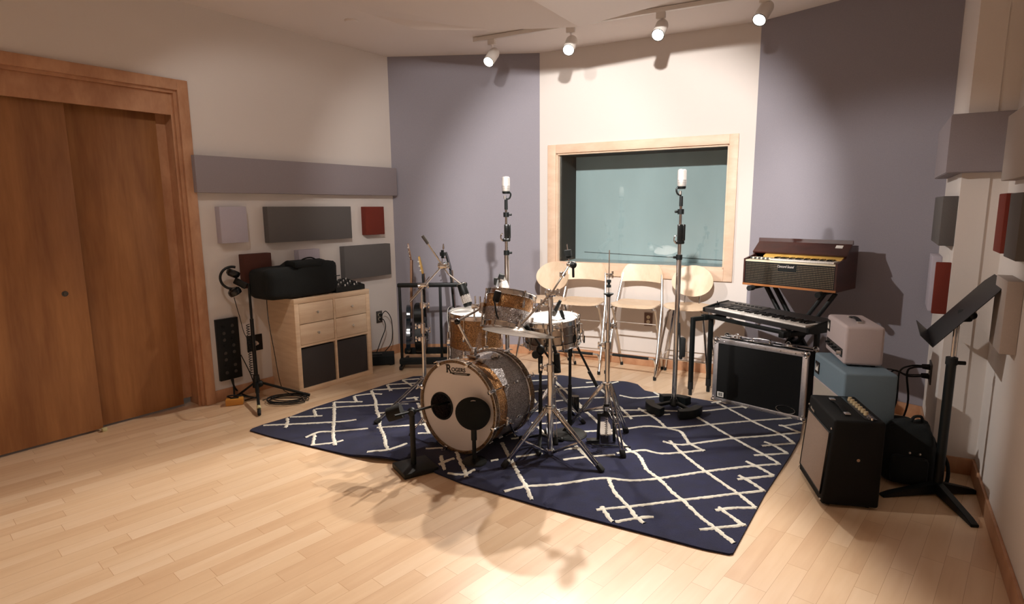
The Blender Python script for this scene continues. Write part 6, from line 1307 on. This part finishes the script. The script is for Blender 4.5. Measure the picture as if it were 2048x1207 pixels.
mb = MB(); fprism(mb, [(aL-0.12, aH-0.066), (aL-0.055, aH-0.060), (aL-0.058, aH-0.048), (aL-0.075, aH-0.055), (aL-0.115, aH-0.055)], 0.003, 0, 0.001); mb.build('badge', 'satin', t)
for s_ in (0.02, aL-0.02):
    for h_ in (0.02, aH-0.05): mb = MB(); mb.sph(fp(s_, h_)+fn*0.002, 0.006, seg=8); mb.build('screw', 'chrome', t)
mb = MB(); q = An+V((0, 0, 0.012+aH)); mb.prism([(0.03, 0.175), (aL-0.03, 0.175), (aL-0.03, 0.245), (0.03, 0.245)], q-V((0, 0, 0.0005)), au, av, -0.003 if au.cross(av).z > 0 else 0.003) 
mb.bm.clear(); mb.box(q+au*aL/2+av*0.205+V((0, 0, 0.001)), (aL-0.06, 0.055, 0.004), R=Matrix((au, av, V((0, 0, 1)))).transposed() if au.cross(av).z > 0 else Matrix((au, -av, V((0, 0, 1)))).transposed(), bev=0.001); cpn = mb.build('control_panel', 'blackgloss', t)
for i in range(7): mb = MB(); o_ = q+au*(0.10+0.038*i)+av*0.205+V((0, 0, 0.003)); mb.cyl(o_, o_+V((0, 0, 0.018)), 0.012, 0.009, seg=14); mb.build('knob', 'amber', cpn)
for i in range(3): mb = MB(); o_ = q+au*(0.025+0.022*i)+av*0.205+V((0, 0, 0.003)); mb.cyl(o_, o_+V((0, 0, 0.010)), 0.008, seg=12); mb.build('input_jack', 'chrome', cpn)
mb = MB(); pts = [q+av*0.115+au*(aL*0.5+u)+V((0, 0, z)) for u, z in ((-0.12, 0.003), (-0.09, 0.005), (-0.04, 0.016), (0.04, 0.016), (0.09, 0.005), (0.12, 0.003))]
for a, b in zip(pts, pts[1:]): mb.bar(a, b+(b-a)*0.06, 0.026, 0.005, up=(0, 0, 1), bev=0.001)
h_ = mb.build('strap_handle', 'tolex', t)
for u in (-0.115, 0.115): mb = MB(); mb.box(q+av*0.115+au*(aL*.5+u)+V((0, 0, 0.006)), (0.034, 0.030, 0.012), rz=math.atan2(au.y, au.x), bev=0.004); mb.build('handle_cap', 'chrome', h_)
mb = MB(); sN = An-au*0.0005; mb.cyl(sN+av*0.15+V((0, 0, 0.26)), sN+av*0.15-au*0.006+V((0, 0, 0.26)), 0.008); mb.build('side_screw', 'chrome', t)
for s_ in (0.04, aL-0.04):
    for d in (0.04, aD-0.04): mb = MB(); mb.cyl(An+au*s_+av*d, An+au*s_+av*d+V((0, 0, 0.014)), 0.014); mb.build('foot', 'rubber', t)

# backpack and cords behind the amplifiers
bp = P(1808, 958); bp = V((bp.x, bp.y, 0)); t = thing('backpack', 'black slumped backpack on the floor between amplifiers and music stand', 'bag', bp)
b = bmesh.new(); bmesh.ops.create_cube(b, size=1.0); bmesh.ops.subdivide_edges(b, edges=b.edges[:], cuts=9, use_grid_fill=True)
for v in b.verts:
    x, y, z = v.co*2; k = (abs(x)**5+abs(y)**4+abs(z)**5)**(1/4.6); q = V((x, y, z))/max(k, 0.6); nn = noise.noise(q*2)*0.12; sh_ = 1-0.22*max(0, q.z)
    v.co = V((q.x*0.135*sh_*(1+nn), q.y*0.085*(1+nn)+0.03*q.z, (q.z*0.5+0.5)*0.33*(1+nn*0.5)+0.004))
mb = MB(); mb._take(b, Matrix.Translation(bp) @ Matrix.Rotation(-0.5, 4, 'Z')); mb.build('bag_body', 'blackcloth', t, ang=70)
mb = MB(); mb.box(bp+V((-0.045, -0.09, 0.10)), (0.17, 0.06, 0.15), rz=-0.5, bev=0.022); pk_ = mb.build('pocket', 'blackcloth', t)
for u in (-0.02, 0.02): mb = MB(); mb.sph(bp+V((-0.045+u, -0.125-u*.5, 0.205)), 0.006, seg=8); mb.build('zip_pull', 'satin', pk_)
mb = MB(); mb.tube([bp+V((0.0, 0.0, 0.32)), bp+V((0.02, 0, 0.36)), bp+V((0.06, 0.0, 0.36)), bp+V((0.07, 0.0, 0.32))], 0.008, smooth=4); mb.build('carry_loop', 'blackcloth', t)
mb = MB(); mb.tube([bp+V((0.10, -0.06, 0.24)), bp+V((0.15, -0.10, 0.14)), bp+V((0.14, -0.12, 0.03)), bp+V((0.05, -0.15, 0.012)), bp+V((-0.06, -0.14, 0.012))], 0.009, smooth=5); mb.build('strap', 'blackcloth', t)
nA = inward(G, PC); oa = PV(1862, 744, G, PC)
outlet(oa, nA, 'plateg', 0.16, 0.13, 'steel power outlet on the side of the pillar with several cords plugged in')
for k, (dz, dh, l_, w_) in enumerate(((0.035, 0.03, 'upper', 0.006), (0.030, -0.03, 'curved', 0.0055), (-0.025, 0.03, 'lower', 0.0055), (-0.03, -0.03, 'thin', 0.004))):
    aD_ = (PC-G).normalized(); o = oa+V((0, 0, dz))+aD_*dh; e1_ = o+nA*(0.10+0.01*k)+V((0, 0, -0.01)); e2 = V((oa.x-0.14-0.03*k, oa.y+0.02+0.03*k, 0.42)); e3 = V((oa.x-0.13-0.05*k, oa.y+0.04*k, 0.22)); e4 = V((oa.x-0.20-0.06*k, oa.y+0.03*k, 0.03)); e5 = V((oa.x-0.32, oa.y+0.05*k, 0.015))
    mb = MB(); mb.cyl(o+nA*0.009, o+nA*0.05, 0.015, 0.011, seg=12); mb.tube([o+nA*0.045, e1_, e2, e3, e4, e5], w_, smooth=6)
    based(mb, 'power_cable', 'rubber', o, ('uppermost black cord of the bunch at the pillar outlet', 'black cord arching lowest over the backpack from the pillar outlet', 'black cord from the lower front socket of the pillar outlet', 'thinnest black cord of the bunch at the pillar outlet')[k], 'cord')
mb = MB(); cq = V((oa.x-0.26, oa.y+0.10, 0)); pts = [cq+V((0.09*math.cos(i*0.5)*(1+.2*math.sin(i*.31)), 0.06*math.sin(i*0.5), 0.012+0.0028*i+0.02*math.sin(i*0.23))) for i in range(56)]; mb.tube(pts, 0.006, 6); based(mb, 'cable', 'rubber', cq, 'tangled heap of black cable on the floor behind the blue cabinet', 'cable')

# ------------------------------------------------------------------ music stand
ms = P(1873, 988); Zq = lambda py: HT(ms.x, ms.y, py)
t = thing('music_stand', 'black music stand with a tilted solid desk beside the right wall', 'music stand', ms)
mb = MB(); mb.cyl(ms+V((0, 0, 0.04)), ms+V((0, 0, Zq(718))), 0.022, seg=20); mb.build('lower_tube', 'black', t)
ztop = Zq(640); mb = MB(); mb.cyl(ms+V((0, 0, Zq(725))), ms+V((0, 0, ztop)), 0.0075, seg=14); mb.cyl(ms+V((0.016, 0, Zq(725))), ms+V((0.016, 0, ztop-.01)), 0.005, seg=10); mb.build('upper_tube', 'chrome', t)
mb = MB(); mb.cyl(ms+V((0, 0, Zq(728))), ms+V((0, 0, Zq(714))), 0.026, seg=18); mb.cyl(ms+V((0.02, -0.01, Zq(724))), ms+V((0.055, -0.02, Zq(724))), 0.010); mb.build('clutch', 'rubber', t)
for q in (P(1950, 1055), P(1762, 992), P(1952, 985)):
    d = q-ms; d.z = 0; mb = MB(); dn = d.normalized(); sdd = V((-dn.y, dn.x, 0))
    mb.prism([(0, 0.012), (d.length, 0.0), (d.length, 0.014), (d.length*0.85, 0.028), (0, 0.075)], ms-sdd*0.018, dn, (0, 0, 1), -0.036 if dn.cross(V((0, 0, 1))).dot(sdd) < 0 else 0.036, bev=0.003)
    mb.build('leg', 'black', t)
wdv = V((0.534, 0.845, 0)); pdv = V((wdv.y, -wdv.x, 0)); tl_ = math.radians(52); up_ = (pdv*math.cos(tl_)+V((0, 0, 1))*math.sin(tl_)).normalized(); dc = ms+V((0, 0, ztop+0.03))+pdv*0.03
nf = wdv.cross(up_); nf = nf if nf.x < 0 else -nf
dW_, dH_ = 0.47, 0.41
mb = MB(); p0 = dc-wdv*dW_/2-up_*0.185+nf*0.02
def dpr(mb, pr, off=0.0, th=0.003): 
    n = wdv.cross(up_); mb.prism(pr, p0+nf*off, wdv, up_, th if n.dot(nf) > 0 else -th, bev=0.0008)
dpr(mb, [(0, 0), (dW_, 0), (dW_, dH_-0.05), (dW_-0.05, dH_), (0.05, dH_), (0, dH_-0.05)]); mb.build('desk', 'black', t)
mb = MB(); mb.prism([(0, 0), (dW_, 0), (dW_-0.015, 0.075), (0.015, 0.075)], p0, wdv, (nf+up_*0.10).normalized(), 0.003, bev=0.0008); mb.build('desk_lip', 'black', t)
mb = MB(); mb.box(dc-nf*0.004, (0.05, 0.05, 0.06), bev=0.01); mb.sph(dc+pdv*0.03, 0.022); mb.build('tilt_hinge', 'black', t)

# ------------------------------------------------------------------ absorbers on the pillar and right wall
ua = (G-PC).normalized(); ub_ = (K-PC).normalized(); nBp = inward(PC, K)
pn = PV(1909, 228, PC, K, 0.0); q = PC+nBp*0.06-ub_*0.07; zt_, zb_ = HT(q.x, q.y, 228), HT(q.x, q.y, 346)
far = PV(1871, 300, G, PC); ln = 0.80
pr = [(-0.075, -0.06), (0.195, -0.06), (0.195, 0), (0, 0), (0, ln), (-0.075, ln)]
mb = MB(); mb.prism(pr, PC+V((0, 0, zb_)), ub_, ua, (zt_-zb_) if ub_.cross(ua).z > 0 else -(zt_-zb_), bev=0.004)
bmn = mb.bm; dz = min(v.co.z for v in bmn.verts); bmesh.ops.translate(bmn, verts=bmn.verts[:], vec=(0, 0, zb_-dz))
based(mb, 'sound_absorber', 'pan_grey', PC+V((0, 0, (zt_+zb_)/2)), 'large grey fabric absorber wrapping the pillar corner high up', 'acoustic panel')
def apanel(A, B, near, fartop_x, th, m, label, y_off=0):
    """near: (x, top y, bottom y) of the edge nearest the camera"""
    iw = inward(A, B); sgn = 1 if V((-(V(B)-V(A)).y, (V(B)-V(A)).x, 0)).dot(iw) > 0 else -1
    a, b, c_ = PV(near[0], near[1], A, B, th*sgn), PV(near[0]-(near[2]-near[1])*0.1, near[2], A, B, th*sgn), PV(fartop_x, near[1], A, B, th*sgn)
    d = (V(B)-V(A)).normalized(); s0, s1 = (V((a.x, a.y, 0))-V(A)).dot(d), (V((c_.x, c_.y, 0))-V(A)).dot(d)
    if abs(s1-s0) > 1.2: s1 = s0+1.2*(1 if s1 > s0 else -1)
    Lw = (V(B)-V(A)).length; s0, s1 = min(s0, Lw-0.012), max(s1, 0.03)
    c = V(A)+d*(s0+s1)/2+iw*th/2; c.z = (a.z+b.z)/2; mb = MB(); mb.box(c, (abs(s1-s0), th-0.001, abs(a.z-b.z)), rz=math.atan2(d.y, d.x), bev=0.004)
    print(label[:30], s0, s1, a.z, b.z); return based(mb, 'sound_absorber', m, c, label, 'acoustic panel')
apanel(G, PC, (1893, 391, 496), 1871, 0.07, 'pan_dark', 'dark grey fabric absorber on the pillar side below the big corner one')
apanel(G, PC, (1866, 512, 622), 1855, 0.05, 'pan_pale', 'pale fabric absorber on the pillar side, half behind the rust one')
apanel(G, PC, (1879, 531, 641), 1871, 0.07, 'pan_red', 'rust red fabric absorber on the pillar side above the music desk')
apanel(K, WR, (2013, 386, 508), 1999, 0.06, 'pan_red', 'rust red fabric absorber on the right wall, level with the window')
apanel(K, WR, (2046, 384, 524), 2022, 0.06, 'pan_dark', 'dark grey fabric absorber at the right edge of the photo')
apanel(K, WR, (2015, 562, 712), 1992, 0.06, 'pan_beige', 'big beige fabric absorber on the right wall behind the music desk')
apanel(K, WR, (2075, 190, 350), 2022, 0.06, 'pan_beige', 'beige fabric absorber high on the right wall beside the black sensor')
q = PV(2024, 338, K, WR, 0.035); mb = MB(); mb.box(q, (0.055, 0.045, 0.165), rz=math.atan2(dR.y, dR.x), bev=0.008)
t = based(mb, 'wall_sensor', 'black', q, 'small upright black wall unit high on the right wall', 'wall sensor')
